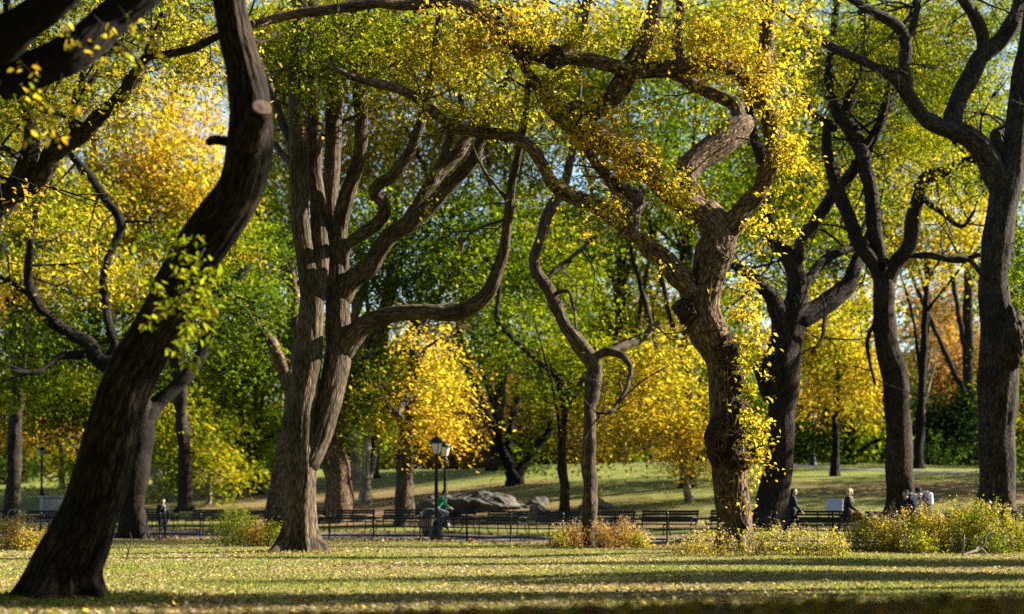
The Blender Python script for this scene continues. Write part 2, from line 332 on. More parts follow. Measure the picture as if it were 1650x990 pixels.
# ------------------------------------------------------------------ traced trees
def traced_tree(name, label, d, trunk, limbs, cat='tree', group=None, bark=None, nseg=24, step=0.16, flare=0.5, flare_h=0.9, seed=1,
                rough=1.0, base_w=None, twigs=0, twig_len=1.6, depth=None, lump=1.0):
    """trunk: [(px,py,w)] bottom to top (w = width in photo pixels); limbs: [(points, depth change in metres)]"""
    bark = bark or M_BARK; rg = np.random.default_rng(seed)
    px0, _, w0 = trunk[0]; b = GP(px0, d)
    root = empty(name, b, label, cat, group)
    def conv(pts, d0, dd):
        k = len(pts); s = np.linspace(0, 1, k) ** 1.2
        return np.array([[*P(x, y, d0 + dd * t), ww / F * (d0 + dd * t) / 2] for (x, y, ww), t in zip(pts, s)])
    A = conv(trunk, d, depth or 0); rB = w0 / F * d / 2
    A = np.vstack([[*(b - [0, 0, 0.35]), rB], A[1:] if abs(A[0, 2] - b[2]) < 0.6 else A])
    parts = []; axes = []
    V, FA, BK, C = tube_mesh(A, nseg, step, rough, flare, flare_h, seed, lump, gz=b[2])
    axes.append(C)
    link('trunk', mesh_np('trunk', V - b, FA, vec=BK), root, [bark])
    for i, (pts, dd) in enumerate(limbs):
        allc = np.vstack(axes)
        Q = (np.array(pts[0][:2]) - CX * np.array([1, 0]))
        pxy = np.stack([allc[:, 0] / allc[:, 1] * F, HY + (CAMZ - allc[:, 2]) / allc[:, 1] * F], -1)
        k = np.argmin(((pxy - Q) ** 2).sum(1)); d0 = allc[k, 1]
        near = math.sqrt(((pxy[k] - Q) ** 2).sum()) / F * d0
        B = conv(pts, d0, dd)
        if near < 2.5: B = np.vstack([[*allc[k, :3], min(B[0, 3] * 1.05, allc[k, 3] * 0.95)], B]) if near > 0.05 else B
        ns = 8 if B[:, 3].max() < 0.08 else (14 if B[:, 3].max() < 0.2 else nseg)
        V, FA, BK, C = tube_mesh(B, ns, max(step, B[:, 3].mean() * 0.6), rough, seed=seed * 31 + i, lump=lump); axes.append(C)
        link('limb', mesh_np('limb', V - b, FA, vec=BK), root, [bark])
    if twigs:
        allc = np.vstack([c[int(len(c) * .55):] for c in axes[1:]] or axes)
        tw = []
        for _ in range(twigs):
            c = allc[rg.integers(len(allc))]; L = twig_len * rg.uniform(0.5, 1.5)
            dv = unit(rg.normal(0, 1, 3) + [0, 0, 0.35]); dv2 = unit(dv + rg.normal(0, 0.5, 3)); r0 = min(c[3] * 0.5, 0.035 * L / 1.6)
            B = np.array([[*c[:3], r0], [*(c[:3] + dv * L * .5), r0 * .7], [*(c[:3] + dv * L * .5 + dv2 * L * .6), r0 * .3]])
            tw.append(tube_mesh(B, 6, 0.3, 0.3, seed=int(rg.integers(1e6)))[:3])
            for q in range(2):
                e = B[1, :3] * (1 - q * .5) + B[2, :3] * q * .5; dv3 = unit(dv + rg.normal(0, 0.8, 3)); l3 = L * .5
                tw.append(tube_mesh(np.array([[*e, r0 * .5], [*(e + dv3 * l3 * .5 + rg.normal(0, .05, 3)), r0 * .35], [*(e + dv3 * l3), r0 * .15]]), 5, 0.3, 0, seed=3)[:3])
        V, FA, BK = merge(tw); tag(link('twigs', mesh_np('twigs', V - b, FA, vec=BK), root, [bark]), kind='stuff')
    root['_axes'] = 0; del root['_axes']
    return root, b, axes

#PART2
# ------------------------------------------------------------------ the ground, paths
TRUNKS = [((q - CX) / F * e, e, r_) for q, e, r_ in ((96, 22.3, 1.5), (478, 46.5, 1.6), (944, 55, 1.3), (1183, 45, 1.5), (216, 71, 1.6), (1248, 68, 2), (1450, 66, 2), (1606, 60, 2), (540, 86, 1.6), (650, 91, 1.5), (831, 101, 2))]
def ground_sheet():
    xs = np.concatenate([np.arange(-160, -40, 4.0), np.arange(-40, 40, 0.5), np.arange(40, 161, 4.0)])
    ds = np.concatenate([np.arange(-30, 6, 3.0), np.arange(6, 80, 0.5), np.arange(80, 150, 1.0), np.arange(150, 420, 6.0)])
    X, D = np.meshgrid(xs, ds); Z = G(X, D)
    V = np.stack([X, D, Z], -1).reshape(-1, 3); nx, nd = len(xs), len(ds)
    i = np.arange(nd - 1)[:, None] * nx + np.arange(nx - 1)[None, :]
    FA = np.stack([i, i + 1, i + nx + 1, i + nx], -1).reshape(-1, 4)
    me = mesh_np('ground', V, FA)
    u = (D - fence_d(X)).ravel(); x = X.ravel(); d = D.ravel()
    lit = 0.35 + 0.45 * sstep(-4.5, -1.0, u) * (1 - sstep(7, 9, u)) + 0.34 * sstep(12, 18, u) * (1 - sstep(38, 50, u)) * (0.6 + .4 * np.sin(.22 * x + .1 * d)) + 0.5 * sstep(14, 10, d)  # slope band: leaf litter, its brown also standing in for shade there
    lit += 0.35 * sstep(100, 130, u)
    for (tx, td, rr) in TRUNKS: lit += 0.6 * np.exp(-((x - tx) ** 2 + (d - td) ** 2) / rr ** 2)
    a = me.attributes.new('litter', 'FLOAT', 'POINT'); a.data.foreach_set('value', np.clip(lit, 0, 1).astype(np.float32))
    m, t, b = mat('lawn_ground')
    g = N(t, 'ShaderNodeTexCoord')
    def noise(s, det=4):
        n = N(t, 'ShaderNodeTexNoise'); n.inputs['Scale'].default_value = s; n.inputs['Detail'].default_value = det
        t.links.new(g.outputs['Object'], n.inputs['Vector']); return n
    n1, n2, n3 = noise(0.7), noise(5), noise(28, 3)
    r1 = ramp(t, [(0.3, (0.07, 0.105, 0.018)), (0.5, (0.14, 0.165, 0.035)), (0.72, (0.26, 0.24, 0.08))])
    ad = N(t, 'ShaderNodeMath', operation='MULTIPLY_ADD'); ad.inputs[1].default_value = 0.5; t.links.new(n1.outputs[0], ad.inputs[0])
    h = N(t, 'ShaderNodeMath', operation='MULTIPLY'); h.inputs[1].default_value = 0.5; t.links.new(n3.outputs[0], h.inputs[0]); t.links.new(h.outputs[0], ad.inputs[2])
    t.links.new(ad.outputs[0], r1.inputs[0])
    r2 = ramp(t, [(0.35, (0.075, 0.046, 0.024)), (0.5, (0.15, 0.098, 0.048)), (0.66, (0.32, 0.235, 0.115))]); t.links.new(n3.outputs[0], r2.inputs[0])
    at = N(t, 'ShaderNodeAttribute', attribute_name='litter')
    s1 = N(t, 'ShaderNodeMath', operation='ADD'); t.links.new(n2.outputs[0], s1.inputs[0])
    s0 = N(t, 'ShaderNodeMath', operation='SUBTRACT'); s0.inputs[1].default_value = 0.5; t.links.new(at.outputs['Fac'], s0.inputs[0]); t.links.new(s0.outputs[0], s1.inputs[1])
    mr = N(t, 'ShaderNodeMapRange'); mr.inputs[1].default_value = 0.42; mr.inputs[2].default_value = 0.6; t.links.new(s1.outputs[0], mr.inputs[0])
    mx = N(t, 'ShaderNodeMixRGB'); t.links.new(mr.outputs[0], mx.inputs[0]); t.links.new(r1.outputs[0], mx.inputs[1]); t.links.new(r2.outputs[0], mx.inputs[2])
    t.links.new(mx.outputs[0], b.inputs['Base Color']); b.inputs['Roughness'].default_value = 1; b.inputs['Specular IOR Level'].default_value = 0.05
    bp = N(t, 'ShaderNodeBump'); bp.inputs['Strength'].default_value = 0.9; bp.inputs['Distance'].default_value = 0.08
    t.links.new(n3.outputs[0], bp.inputs['Height']); t.links.new(bp.outputs[0], b.inputs['Normal'])
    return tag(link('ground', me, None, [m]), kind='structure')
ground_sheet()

def strip(name, pts, width, lift=0.05, m=M_ASPHALT):
    pts = np.array(pts, float); Lr = resample(np.column_stack([pts, np.zeros((len(pts), 2))]), 0.6)[:, :2]
    tn = np.gradient(Lr, axis=0); tn /= np.linalg.norm(tn, axis=1, keepdims=True); nr = np.stack([-tn[:, 1], tn[:, 0]], -1)
    k = 7; o = np.linspace(-.5, .5, k) * width
    Q = Lr[:, None, :] + nr[:, None, :] * o[None, :, None]; Z = G(Q[..., 0], Q[..., 1]) + lift; Z[:, 0] -= 0.2; Z[:, -1] -= 0.2
    V = np.concatenate([Q, Z[..., None]], -1).reshape(-1, 3); i = np.arange(len(Lr) - 1)[:, None] * k + np.arange(k - 1)[None, :]
    FA = np.stack([i, i + 1, i + k + 1, i + k], -1).reshape(-1, 4)
    return tag(link(name, mesh_np(name, V, FA), None, [m]), kind='structure')
fx = np.linspace(-40, 34, 24)
strip('park_path', [(x, fence_d(x) + 3.6) for x in fx], 4.6)
strip('hillside_path', [(8, 121), (14, 113), (20, 104), (27, 97), (36, 92), (50, 88)], 2.2)
strip('entrance_path', [(-30, 92), (-33, 101), (-37, 112), (-46, 124)], 6.5)
strip('crest_path', [(-8, 168), (6, 172), (18, 168)], 4)

# ------------------------------------------------------------------ the traced trees
def ext(pts, n=2, grow=0.8):
    """carry a limb on past the top of the picture"""
    (x1, y1, w1), (x0, y0, w0) = pts[-1], pts[-2]; out = list(pts)
    L = math.hypot(x1 - x0, y1 - y0) or 1; ux, uy = (x1 - x0) / L, (y1 - y0) / L
    for i in range(n):
        x1 += 70 * ux + 12 * math.sin(i * 2 + x0); y1 += 70 * uy * .9; w1 *= grow; out.append((x1, y1, w1))
    return out

# leaning tree in front, left
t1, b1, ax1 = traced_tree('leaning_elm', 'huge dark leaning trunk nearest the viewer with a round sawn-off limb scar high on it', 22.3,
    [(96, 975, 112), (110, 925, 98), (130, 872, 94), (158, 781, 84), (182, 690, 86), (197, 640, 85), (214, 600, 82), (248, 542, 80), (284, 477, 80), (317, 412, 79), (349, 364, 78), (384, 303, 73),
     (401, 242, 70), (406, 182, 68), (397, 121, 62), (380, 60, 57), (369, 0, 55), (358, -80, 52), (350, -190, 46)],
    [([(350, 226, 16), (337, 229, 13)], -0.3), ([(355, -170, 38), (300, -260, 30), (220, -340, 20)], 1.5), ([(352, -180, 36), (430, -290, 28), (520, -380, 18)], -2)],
    bark=M_BARK_SHADE, nseg=72, step=0.05, flare=0.75, flare_h=0.75, seed=11, rough=1.25, lump=.6, depth=-1.0)
# sawn-off stub, its cut face towards the viewer and right
sp = P(421, 176, 21.0); dirv = Vector((0.35, -0.85, 0.38)).normalized()
A = np.array([[*(sp + np.array(dirv) * -0.45 + [-.06, 0.1, -.15]), .19], [*(sp - np.array(dirv) * .2), .15], [*(sp - np.array(dirv) * .06), .145]])
V, FA, BK, _ = tube_mesh(A, 20, .03, .8, seed=4); st = link('limb_stub', mesh_np('limb_stub', V - b1, FA, vec=BK), t1, [M_BARK_SHADE])
mb = MB(); q = dirv.to_track_quat('Z', 'Y').to_matrix()
ring = [(0.0, .05), (.025, .052), (.05, .047), (.09, .05), (.118, .046), (.124, .02)]
bmv = []
for r_, h_ in ring[1:]:
    bmv.append([mb.bm.verts.new(Vector(sp - b1) + q @ Vector((r_ * math.cos(k * .3142), r_ * math.sin(k * .3142) * .85, h_ + .004 * math.sin(3 * k)))) for k in range(20)])
for a_, c_ in zip(bmv, bmv[1:]):
    for k in range(20): mb.bm.faces.new((a_[k], c_[k], c_[(k + 1) % 20], a_[(k + 1) % 20]))
mb.bm.faces.new(bmv[0]); mb.build('cut_face', M_CUT, st)

def spray(parent, loc, starts, rg, L=0.085, tint=0.42, sd=0.05, bark=M_BARK_DARK, fine=True, name='leaves', tw='twigs'):
    """thin twigs carrying leaves: starts = [(p0, p1, n leaves)]"""
    tws, P_, T_ = [], [], []
    for p0, p1, n in starts:
        p0, p1 = np.array(p0), np.array(p1); mid = (p0 + p1) / 2 + rg.normal(0, .06, 3) * np.linalg.norm(p1 - p0)
        C = np.array([[*p0, .012], [*mid, .008], [*p1, .003]]); tws.append(tube_mesh(C, 5, .12, 0)[:3])
        s = rg.random(n)[:, None] ** .7; q_ = (1 - s) ** 2 * p0 + 2 * s * (1 - s) * mid + s * s * p1
        P_.append(q_ + rg.normal(0, .05, (n, 3))); T_.append(np.clip(rg.normal(tint, sd, n) + (rg.random(n) < .12) * .2, 0, .9))
    V, FA, BK = merge(tws); tag(link(tw, mesh_np(tw, V - loc, FA, vec=BK), parent, [bark]), kind='stuff')
    leaf_mesh(name, np.vstack(P_) - loc, L, np.concatenate(T_), parent, rg=rg, fine=fine, droop=.5)
rg = np.random.default_rng(5); stt = []
for (x0, y0, x1, y1, n) in [(300, 470, 235, 520, 26), (300, 480, 262, 500, 24), (318, 455, 330, 520, 40), (300, 480, 300, 545, 40), (310, 500, 345, 520, 40), (320, 470, 345, 430, 26), (290, 560, 320, 590, 24),
                            (330, 400, 290, 440, 26), (320, 420, 280, 405, 16), (150, 380, 250, 460, 30), (190, 395, 230, 380, 14), (240, 450, 300, 500, 30), (250, 400, 320, 385, 26), (285, 430, 300, 470, 26), (320, 520, 352, 570, 18), (300, 460, 350, 490, 36), (300, 510, 285, 560, 26)]:
    stt.append((P(x0, y0, 20.9 + .2 * rg.normal()), P(x1, y1, 20.3 + .4 * rg.normal()), n))
spray(t1, b1, stt, rg, L=.105, tint=.44)

# the near tree at the far left whose dark limbs cross the corner
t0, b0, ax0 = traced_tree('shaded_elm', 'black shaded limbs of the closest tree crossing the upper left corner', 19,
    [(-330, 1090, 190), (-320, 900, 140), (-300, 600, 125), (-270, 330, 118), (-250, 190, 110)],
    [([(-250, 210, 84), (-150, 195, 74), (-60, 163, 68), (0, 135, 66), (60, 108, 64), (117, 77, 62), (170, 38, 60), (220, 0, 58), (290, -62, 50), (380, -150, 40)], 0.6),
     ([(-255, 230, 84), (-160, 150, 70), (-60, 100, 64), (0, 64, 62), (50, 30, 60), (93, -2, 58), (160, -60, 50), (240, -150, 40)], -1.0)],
    bark=M_BARK_SHADE_BLACK, nseg=56, step=0.05, flare=0.5, seed=21, rough=1.1)
rg = np.random.default_rng(8); stt = []
for (x0, y0, x1, y1, n) in [(110, 50, 135, 78, 9), (120, 40, 110, 62, 6), (25, 95, 60, 130, 9), (150, 25, 180, 48, 8), (60, 100, 30, 160, 8), (140, 70, 175, 110, 12), (100, 120, 60, 190, 14), (40, 150, 90, 200, 14), (190, 10, 230, 60, 12), (0, 170, 60, 230, 16),
                            (150, 120, 110, 170, 12), (220, 40, 270, 100, 12), (60, 170, 110, 240, 14), (0, 130, -10, 180, 8), (180, 60, 240, 120, 14)]:
    stt.append((P(x0, y0, 18.4 + .3 * rg.normal()), P(x1, y1, 18.1 + .5 * rg.normal()), n))
spray(t0, b0, stt, rg, L=.085, tint=.6, sd=.12)

# left tree reaching in from the edge
t16, b16, ax16 = traced_tree('spreading_elm', 'left edge tree with a long bare limb rising to the big leaning trunk', 33,
    [(-120, 930, 90), (-110, 800, 72), (-90, 600, 62), (-60, 440, 56), (-12, 352, 48), (24, 307, 40), (44, 263, 34), (52, 222, 28), (46, 194, 22), (30, 140, 18), (20, 70, 14), (5, -40, 10)],
    [([(30, 308, 36), (60, 282, 34), (101, 238, 30), (141, 206, 24), (182, 170, 21), (210, 129, 18), (238, 93, 15), (275, 87, 12), (315, 77, 12), (351, 58, 11), (380, 50, 10), (408, 36, 9)], -3),
     ([(212, 128, 12), (240, 92, 12), (258, 55, 10), (268, 20, 8), (280, -30, 6)], 1), ([(117, 205, 12), (119, 165, 11), (130, 130, 9), (138, 80, 8)], -1), ([(121, 165, 10), (155, 120, 9), (172, 92, 8), (212, 55, 7), (260, 45, 5)], 1),
     ([(141, 206, 8), (110, 190, 6), (70, 180, 5)], -1), ([(24, 307, 16), (0, 300, 12), (-30, 270, 12)], 0), ([(182, 168, 8), (215, 140, 7), (235, 118, 6)], 1), ([(38, 260, 12), (10, 240, 10), (-30, 235, 8)], -2)],
    bark=M_BARK, nseg=28, step=0.1, flare=.5, seed=31, twigs=40, twig_len=1.6)
crown(t16, [(130, 160, 32.0, 130, 55, 2.5, 0.71, 0.60, .08), (60, 110, 33.0, 90, 60, 2, 0.64, 0.56, .1), (300, 60, 32.0, 110, 60, 2, 0.64, 0.54, .1), (180, 40, 33.0, 150, 60, 3, 0.77, 0.51, .1), (40, 330, 31.0, 60, 40, 1.5, 0.32, 0.54, .1),
            (330, 120, 33.0, 70, 40, 2, 0.38, 0.51, .1), (-120, 150, 33.0, 120, 140, 3, 1.27, 0.44, .1), (200, -60, 33.0, 250, 60, 3, 1.02, 0.44, .1)], np.random.default_rng(3), b16, leafL=.095, fine=True, csize=.45)

def overhead(parent, loc, c, rad, tau, tint, seed):
    rg = np.random.default_rng(seed); L = .26; n = int(tau * math.pi * rad[0] * rad[1] / (.5 * L * L * .55 * .62)); nc = n // 40
    cc = np.array(c) + unit(rg.normal(0, 1, (nc, 3))) * rg.random((nc, 1)) ** .45 * rad
    q = cc[rg.integers(0, nc, n)] + rg.normal(0, 1, (n, 3)) * [.6, .6, .2]
    leaf_mesh('crown', q - loc, L, np.clip(rg.normal(tint, .09, n), 0, .92), parent, rg=rg)
overhead(t1, b1, (-4, 21, 18), (8.5, 8, 3), 2.4, .5, 1); overhead(t0, b0, (-13, 15, 16), (8, 8, 3), 2.4, .5, 2); overhead(t16, b16, (-14, 33, 20), (8, 8, 3.5), 2.2, .55, 3)

# tree of many upright stems
t2, b2, ax2 = traced_tree('many_stemmed_elm', 'tall elm dividing into many upright grey stems above one low curving limb', 46.5,
    [(478, 897, 62), (480, 870, 53), (482, 830, 50), (484, 781, 49), (486, 690, 48), (489, 630, 47), (496, 574, 45), (502, 509, 40), (500, 460, 36), (493, 420, 32), (486, 380, 30), (483, 320, 30), (480, 242, 30), (479, 121, 28), (482, 40, 26), (480, -60, 22), (470, -180, 16)],
    [([(503, 500, 34), (510, 470, 30), (517, 412, 28), (514, 364, 28), (508, 275, 24), (505, 162, 22), (500, 100, 20), (505, 0, 18), (515, -120, 13)], 1.2),
     ([(497, 745, 40), (508, 720, 38), (518, 690, 40), (530, 650, 42), (540, 606, 44), (544, 574, 44), (545, 509, 40), (543, 450, 34), (540, 412, 28), (535, 364, 25), (534, 303, 25), (537, 202, 28), (541, 141, 30), (545, 60, 25), (548, 0, 22), (552, -120, 16)], 1.6),
     ([(546, 420, 30), (546, 380, 29), (549, 350, 27), (562, 307, 25), (578, 258, 23), (582, 202, 22), (580, 153, 22), (578, 105, 19), (570, 40, 16), (575, -60, 12)], -1.2),
     ([(552, 440, 18), (556, 410, 16), (564, 391, 19), (590, 373, 22), (612, 358, 22), (620, 341, 22), (616, 325, 20), (602, 311, 20), (612, 296, 20), (634, 283, 20), (663, 238, 18), (679, 194, 16), (691, 141, 16), (699, 113, 14), (705, 50, 12), (720, -40, 9)], -2),
     ([(552, 480, 34), (562, 458, 32), (575, 445, 32), (594, 432, 30), (607, 412, 28), (626, 385, 29), (663, 356, 28), (699, 327, 25), (731, 291, 22), (760, 262, 20), (776, 226, 16), (798, 162, 14), (816, 129, 12), (850, 60, 10), (870, -30, 8)], -1.4),
     ([(655, 358, 20), (667, 339, 20), (687, 308, 22), (707, 279, 23), (735, 250, 21), (751, 228, 19), (765, 190, 15), (772, 162, 14), (772, 81, 12), (780, 0, 10), (790, -80, 7)], 1.5),
     ([(707, 279, 14), (723, 226, 13), (743, 165, 12), (738, 121, 11), (742, 60, 9), (740, -30, 7)], 2),
     ([(553, 565, 40), (562, 546, 40), (581, 529, 33), (607, 515, 29), (642, 505, 26), (685, 503, 25), (723, 506, 25), (756, 496, 26), (785, 474, 24), (801, 438, 20), (811, 406, 18), (816, 375, 16), (820, 343, 16), (824, 299, 14), (833, 262, 12), (842, 215, 11), (850, 150, 9), (850, 60, 7)], -3.0),
     ([(476, 270, 14), (466, 226, 13), (452, 190, 13), (440, 153, 12), (425, 110, 10)], 2), ([(474, 275, 12), (465, 260, 12), (450, 243, 11), (436, 228, 10), (400, 215, 8), (370, 214, 7)], 2)],
    bark=M_BARK_GREY, nseg=56, step=0.07, flare=0.9, flare_h=0.8, seed=41, rough=1.0, lump=.32, twigs=90, twig_len=1.7)
crown(t2, [(520, 100, 45.5, 110, 45, 2, 1.10, 0.50, .06), (630, 110, 45.0, 110, 45, 2.5, 1.10, 0.52, .06), (740, 110, 45.0, 90, 50, 2.5, 0.85, 0.54, .07), (450, 60, 46.0, 70, 50, 2, 0.73, 0.49, .07), (560, 40, 46.0, 150, 45, 3, 1.22, 0.49, .08), (720, 50, 46.0, 120, 40, 3, 0.97, 0.54, .08),
           (650, 170, 45.0, 60, 22, 1.5, 0.61, 0.54, .06), (500, 160, 45.0, 50, 25, 1.5, 0.61, 0.52, .06), (690, 300, 44.0, 30, 40, 1, 0.27, 0.56, .06), (800, 180, 46.0, 60, 40, 2, 0.49, 0.58, .07)],
      np.random.default_rng(12), b2, leafL=.12, csize=.4)

# ivy tree
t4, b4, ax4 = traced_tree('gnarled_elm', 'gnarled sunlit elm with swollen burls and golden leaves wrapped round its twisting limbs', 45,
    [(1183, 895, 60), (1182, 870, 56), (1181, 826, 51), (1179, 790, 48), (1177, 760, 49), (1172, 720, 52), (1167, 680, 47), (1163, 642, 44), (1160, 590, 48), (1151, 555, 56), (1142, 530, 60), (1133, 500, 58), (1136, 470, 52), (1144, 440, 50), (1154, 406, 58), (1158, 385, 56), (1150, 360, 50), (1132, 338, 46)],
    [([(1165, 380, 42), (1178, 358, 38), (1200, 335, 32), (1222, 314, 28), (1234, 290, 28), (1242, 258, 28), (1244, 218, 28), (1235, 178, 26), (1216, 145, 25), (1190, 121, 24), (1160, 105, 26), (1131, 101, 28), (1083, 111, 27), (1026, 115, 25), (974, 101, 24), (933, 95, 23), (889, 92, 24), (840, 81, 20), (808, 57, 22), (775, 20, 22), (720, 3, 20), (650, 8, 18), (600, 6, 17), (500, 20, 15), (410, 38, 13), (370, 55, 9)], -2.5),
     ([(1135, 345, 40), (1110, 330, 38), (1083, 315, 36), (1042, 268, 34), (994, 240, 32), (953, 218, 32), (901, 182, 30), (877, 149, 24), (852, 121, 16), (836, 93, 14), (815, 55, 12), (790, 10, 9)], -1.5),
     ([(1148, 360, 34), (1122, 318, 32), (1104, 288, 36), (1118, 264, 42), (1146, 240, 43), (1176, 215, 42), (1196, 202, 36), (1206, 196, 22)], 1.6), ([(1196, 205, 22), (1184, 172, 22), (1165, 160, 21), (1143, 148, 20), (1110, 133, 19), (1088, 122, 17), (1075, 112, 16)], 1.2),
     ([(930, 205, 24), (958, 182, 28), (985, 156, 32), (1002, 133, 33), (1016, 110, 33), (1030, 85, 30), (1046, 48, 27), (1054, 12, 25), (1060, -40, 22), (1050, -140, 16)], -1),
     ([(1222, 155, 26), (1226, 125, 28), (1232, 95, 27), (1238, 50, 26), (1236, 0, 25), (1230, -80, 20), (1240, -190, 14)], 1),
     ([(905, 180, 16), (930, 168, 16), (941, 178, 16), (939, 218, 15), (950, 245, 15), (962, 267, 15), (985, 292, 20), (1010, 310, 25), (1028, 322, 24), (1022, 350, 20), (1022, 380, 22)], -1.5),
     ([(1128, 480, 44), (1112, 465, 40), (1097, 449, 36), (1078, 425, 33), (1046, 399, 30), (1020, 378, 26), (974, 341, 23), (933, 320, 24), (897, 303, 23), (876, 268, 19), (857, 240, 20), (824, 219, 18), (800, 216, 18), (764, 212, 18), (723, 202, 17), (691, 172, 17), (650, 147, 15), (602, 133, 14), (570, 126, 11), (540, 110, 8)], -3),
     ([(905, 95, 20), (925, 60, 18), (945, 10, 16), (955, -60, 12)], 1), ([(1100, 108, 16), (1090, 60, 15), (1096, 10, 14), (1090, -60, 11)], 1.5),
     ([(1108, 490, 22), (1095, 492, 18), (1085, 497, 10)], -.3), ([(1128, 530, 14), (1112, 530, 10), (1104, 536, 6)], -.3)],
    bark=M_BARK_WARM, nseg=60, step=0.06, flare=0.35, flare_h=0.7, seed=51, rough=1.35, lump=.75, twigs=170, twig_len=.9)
M_BURL = bark_material('burl_bark', (.008, .005, .004), (.075, .045, .030), 14, 9, 1.0)
M_SHOOT = bark_material('shoot_bark', (.05, .035, .024), (.22, .16, .11), 20, 8, .2)
def burl(root, loc, px, py, d, rx, ry, m, seed, roots=16):
    """a knobbly swelling with wiry shoots round it"""
    rg = np.random.default_rng(seed); me = bpy.data.meshes.new('burl'); bm = bmesh.new(); bmesh.ops.create_icosphere(bm, subdivisions=5, radius=1)
    c = P(px, py, d) - loc; a, bz = rx / F * d, ry / F * d
    V = np.array([v.co for v in bm.verts]); k = rg.normal(0, 1, (9, 3)) * 3.2; ph = rg.uniform(0, 6, 9)
    h = sum(np.sin(V @ k[i] + ph[i]) * .05 for i in range(9)) + sum(np.sin((V @ k[i]) * 3.1 + ph[i]) * .028 for i in range(9))
    V2 = V * (1 + h)[:, None] * [a, a * .95, bz] + c
    for v, p in zip(bm.verts, V2): v.co = p
    bm.to_mesh(me); bm.free(); at = me.attributes.new('bark', 'FLOAT_VECTOR', 'POINT'); at.data.foreach_set('vector', (V2 * 1.0).astype(np.float32).ravel())
    o = link('burl', me, root, [m]); tws = []
    for _ in range(roots):
        dv = unit(rg.normal(0, 1, 3) * [1, .8, 1] + [0, -.7, 0]); p = c + dv * [a, a, bz] * 1.02; pts = [[*p, .016]]; dd = unit(np.cross(dv, rg.normal(0, 1, 3)) + [0, 0, -.3])
        for s in range(5):
            dd = unit(dd + rg.normal(0, .55, 3)); p = p + dd * .11; p = c + unit((p - c) / [a, a, bz]) * [a, a, bz] * (1.05 + .03 * s); pts.append([*p, .015 - .0022 * s])
        tws.append(tube_mesh(np.array(pts), 5, .05, 0)[:3])
    V, FA, BK = merge(tws); tag(link('root_shoots', mesh_np('root_shoots', V, FA, vec=BK), o, [M_SHOOT]), kind='stuff')
burl(t4, b4, 1169, 712, 44.8, 29, 46, M_BURL, 1, 70); burl(t4, b4, 1186, 745, 44.75, 22, 18, M_BURL, 15, 26); burl(t4, b4, 1186, 668, 44.8, 22, 26, M_BURL, 5, 34); burl(t4, b4, 1174, 572, 44.75, 25, 28, M_BURL, 2, 40); burl(t4, b4, 1182, 616, 44.85, 17, 26, M_BURL, 3, 24); burl(t4, b4, 1108, 504, 44.7, 20, 19, M_BURL, 4, 14)
burl(t4, b4, 1196, 850, 44.6, 9, 13, M_BARK_DARK, 6, 6); burl(t4, b4, 1152, 415, 44.8, 22, 20, M_BARK_WARM, 7, 20); burl(t4, b4, 892, 93, 43.0, 15, 19, M_BURL, 9, 14)
crown(t4, [(900, 150, 43.5, 60, 48, 1.2, 1.00, 0.68, .05), (955, 205, 43.6, 70, 50, 1.2, 1.10, 0.70, .05), (1010, 255, 43.8, 65, 45, 1.2, 1.10, 0.70, .05), (1065, 292, 44.0, 55, 36, 1, 1.00, 0.71, .05), (1112, 318, 44.2, 35, 30, .8, 1.00, 0.72, .05),
           (1165, 95, 43.5, 60, 40, 1.2, 1.00, 0.67, .05), (1220, 120, 43.5, 48, 50, 1.2, 1.00, 0.67, .05), (1262, 190, 44.0, 40, 60, 1.2, 1.00, 0.67, .05), (1275, 255, 44.2, 28, 55, 1, 1.10, 0.67, .05), (1250, 340, 44.4, 50, 60, 1.2, 0.45, 0.67, .05), (1130, 55, 43.8, 70, 40, 1.5, 1.10, 0.66, .06),
           (830, 45, 43.0, 95, 58, 2, 1.20, 0.67, .06), (740, 50, 43.0, 80, 50, 2, 0.70, 0.65, .06), (930, 50, 43.5, 80, 50, 2, 1.10, 0.67, .06), (1030, 60, 43.5, 70, 60, 2, 0.70, 0.67, .06), (1200, 30, 44.0, 110, 45, 2, 1.00, 0.65, .06), (1290, 70, 44.0, 40, 80, 1.5, 0.80, 0.62, .05),
           (790, 172, 42.8, 80, 36, 1.2, 0.90, 0.65, .05), (705, 185, 42.6, 50, 26, 1, 0.50, 0.61, .05), (1208, 560, 44.2, 18, 90, .4, 1.00, 0.67, .05), (1214, 680, 44.2, 17, 75, .4, 1.20, 0.68, .05), (1198, 470, 44.3, 24, 40, .4, 0.60, 0.67, .05), (1195, 420, 44.8, 26, 40, .7, 0.20, 0.67, .05),
           (1010, 340, 43.5, 60, 30, 1, 0.35, 0.67, .05), (1050, 400, 44.0, 45, 30, .8, 0.15, 0.68, .05), (880, 290, 43.0, 40, 30, 1, 0.35, 0.60, .05), (1060, 160, 43.8, 50, 30, 1, 0.50, 0.60, .05), (1120, 180, 44.0, 60, 30, 1, 0.35, 0.60, .05), (1200, 820, 44.3, 16, 50, .4, .15, 0.72, .05), (1220, 750, 44.2, 12, 40, .4, 0.70, 0.68, .05), (985, 330, 43.3, 50, 26, .6, 0.50, 0.68, .05)],
      np.random.default_rng(14), b4, leafL=.12, csize=.32, per=30)

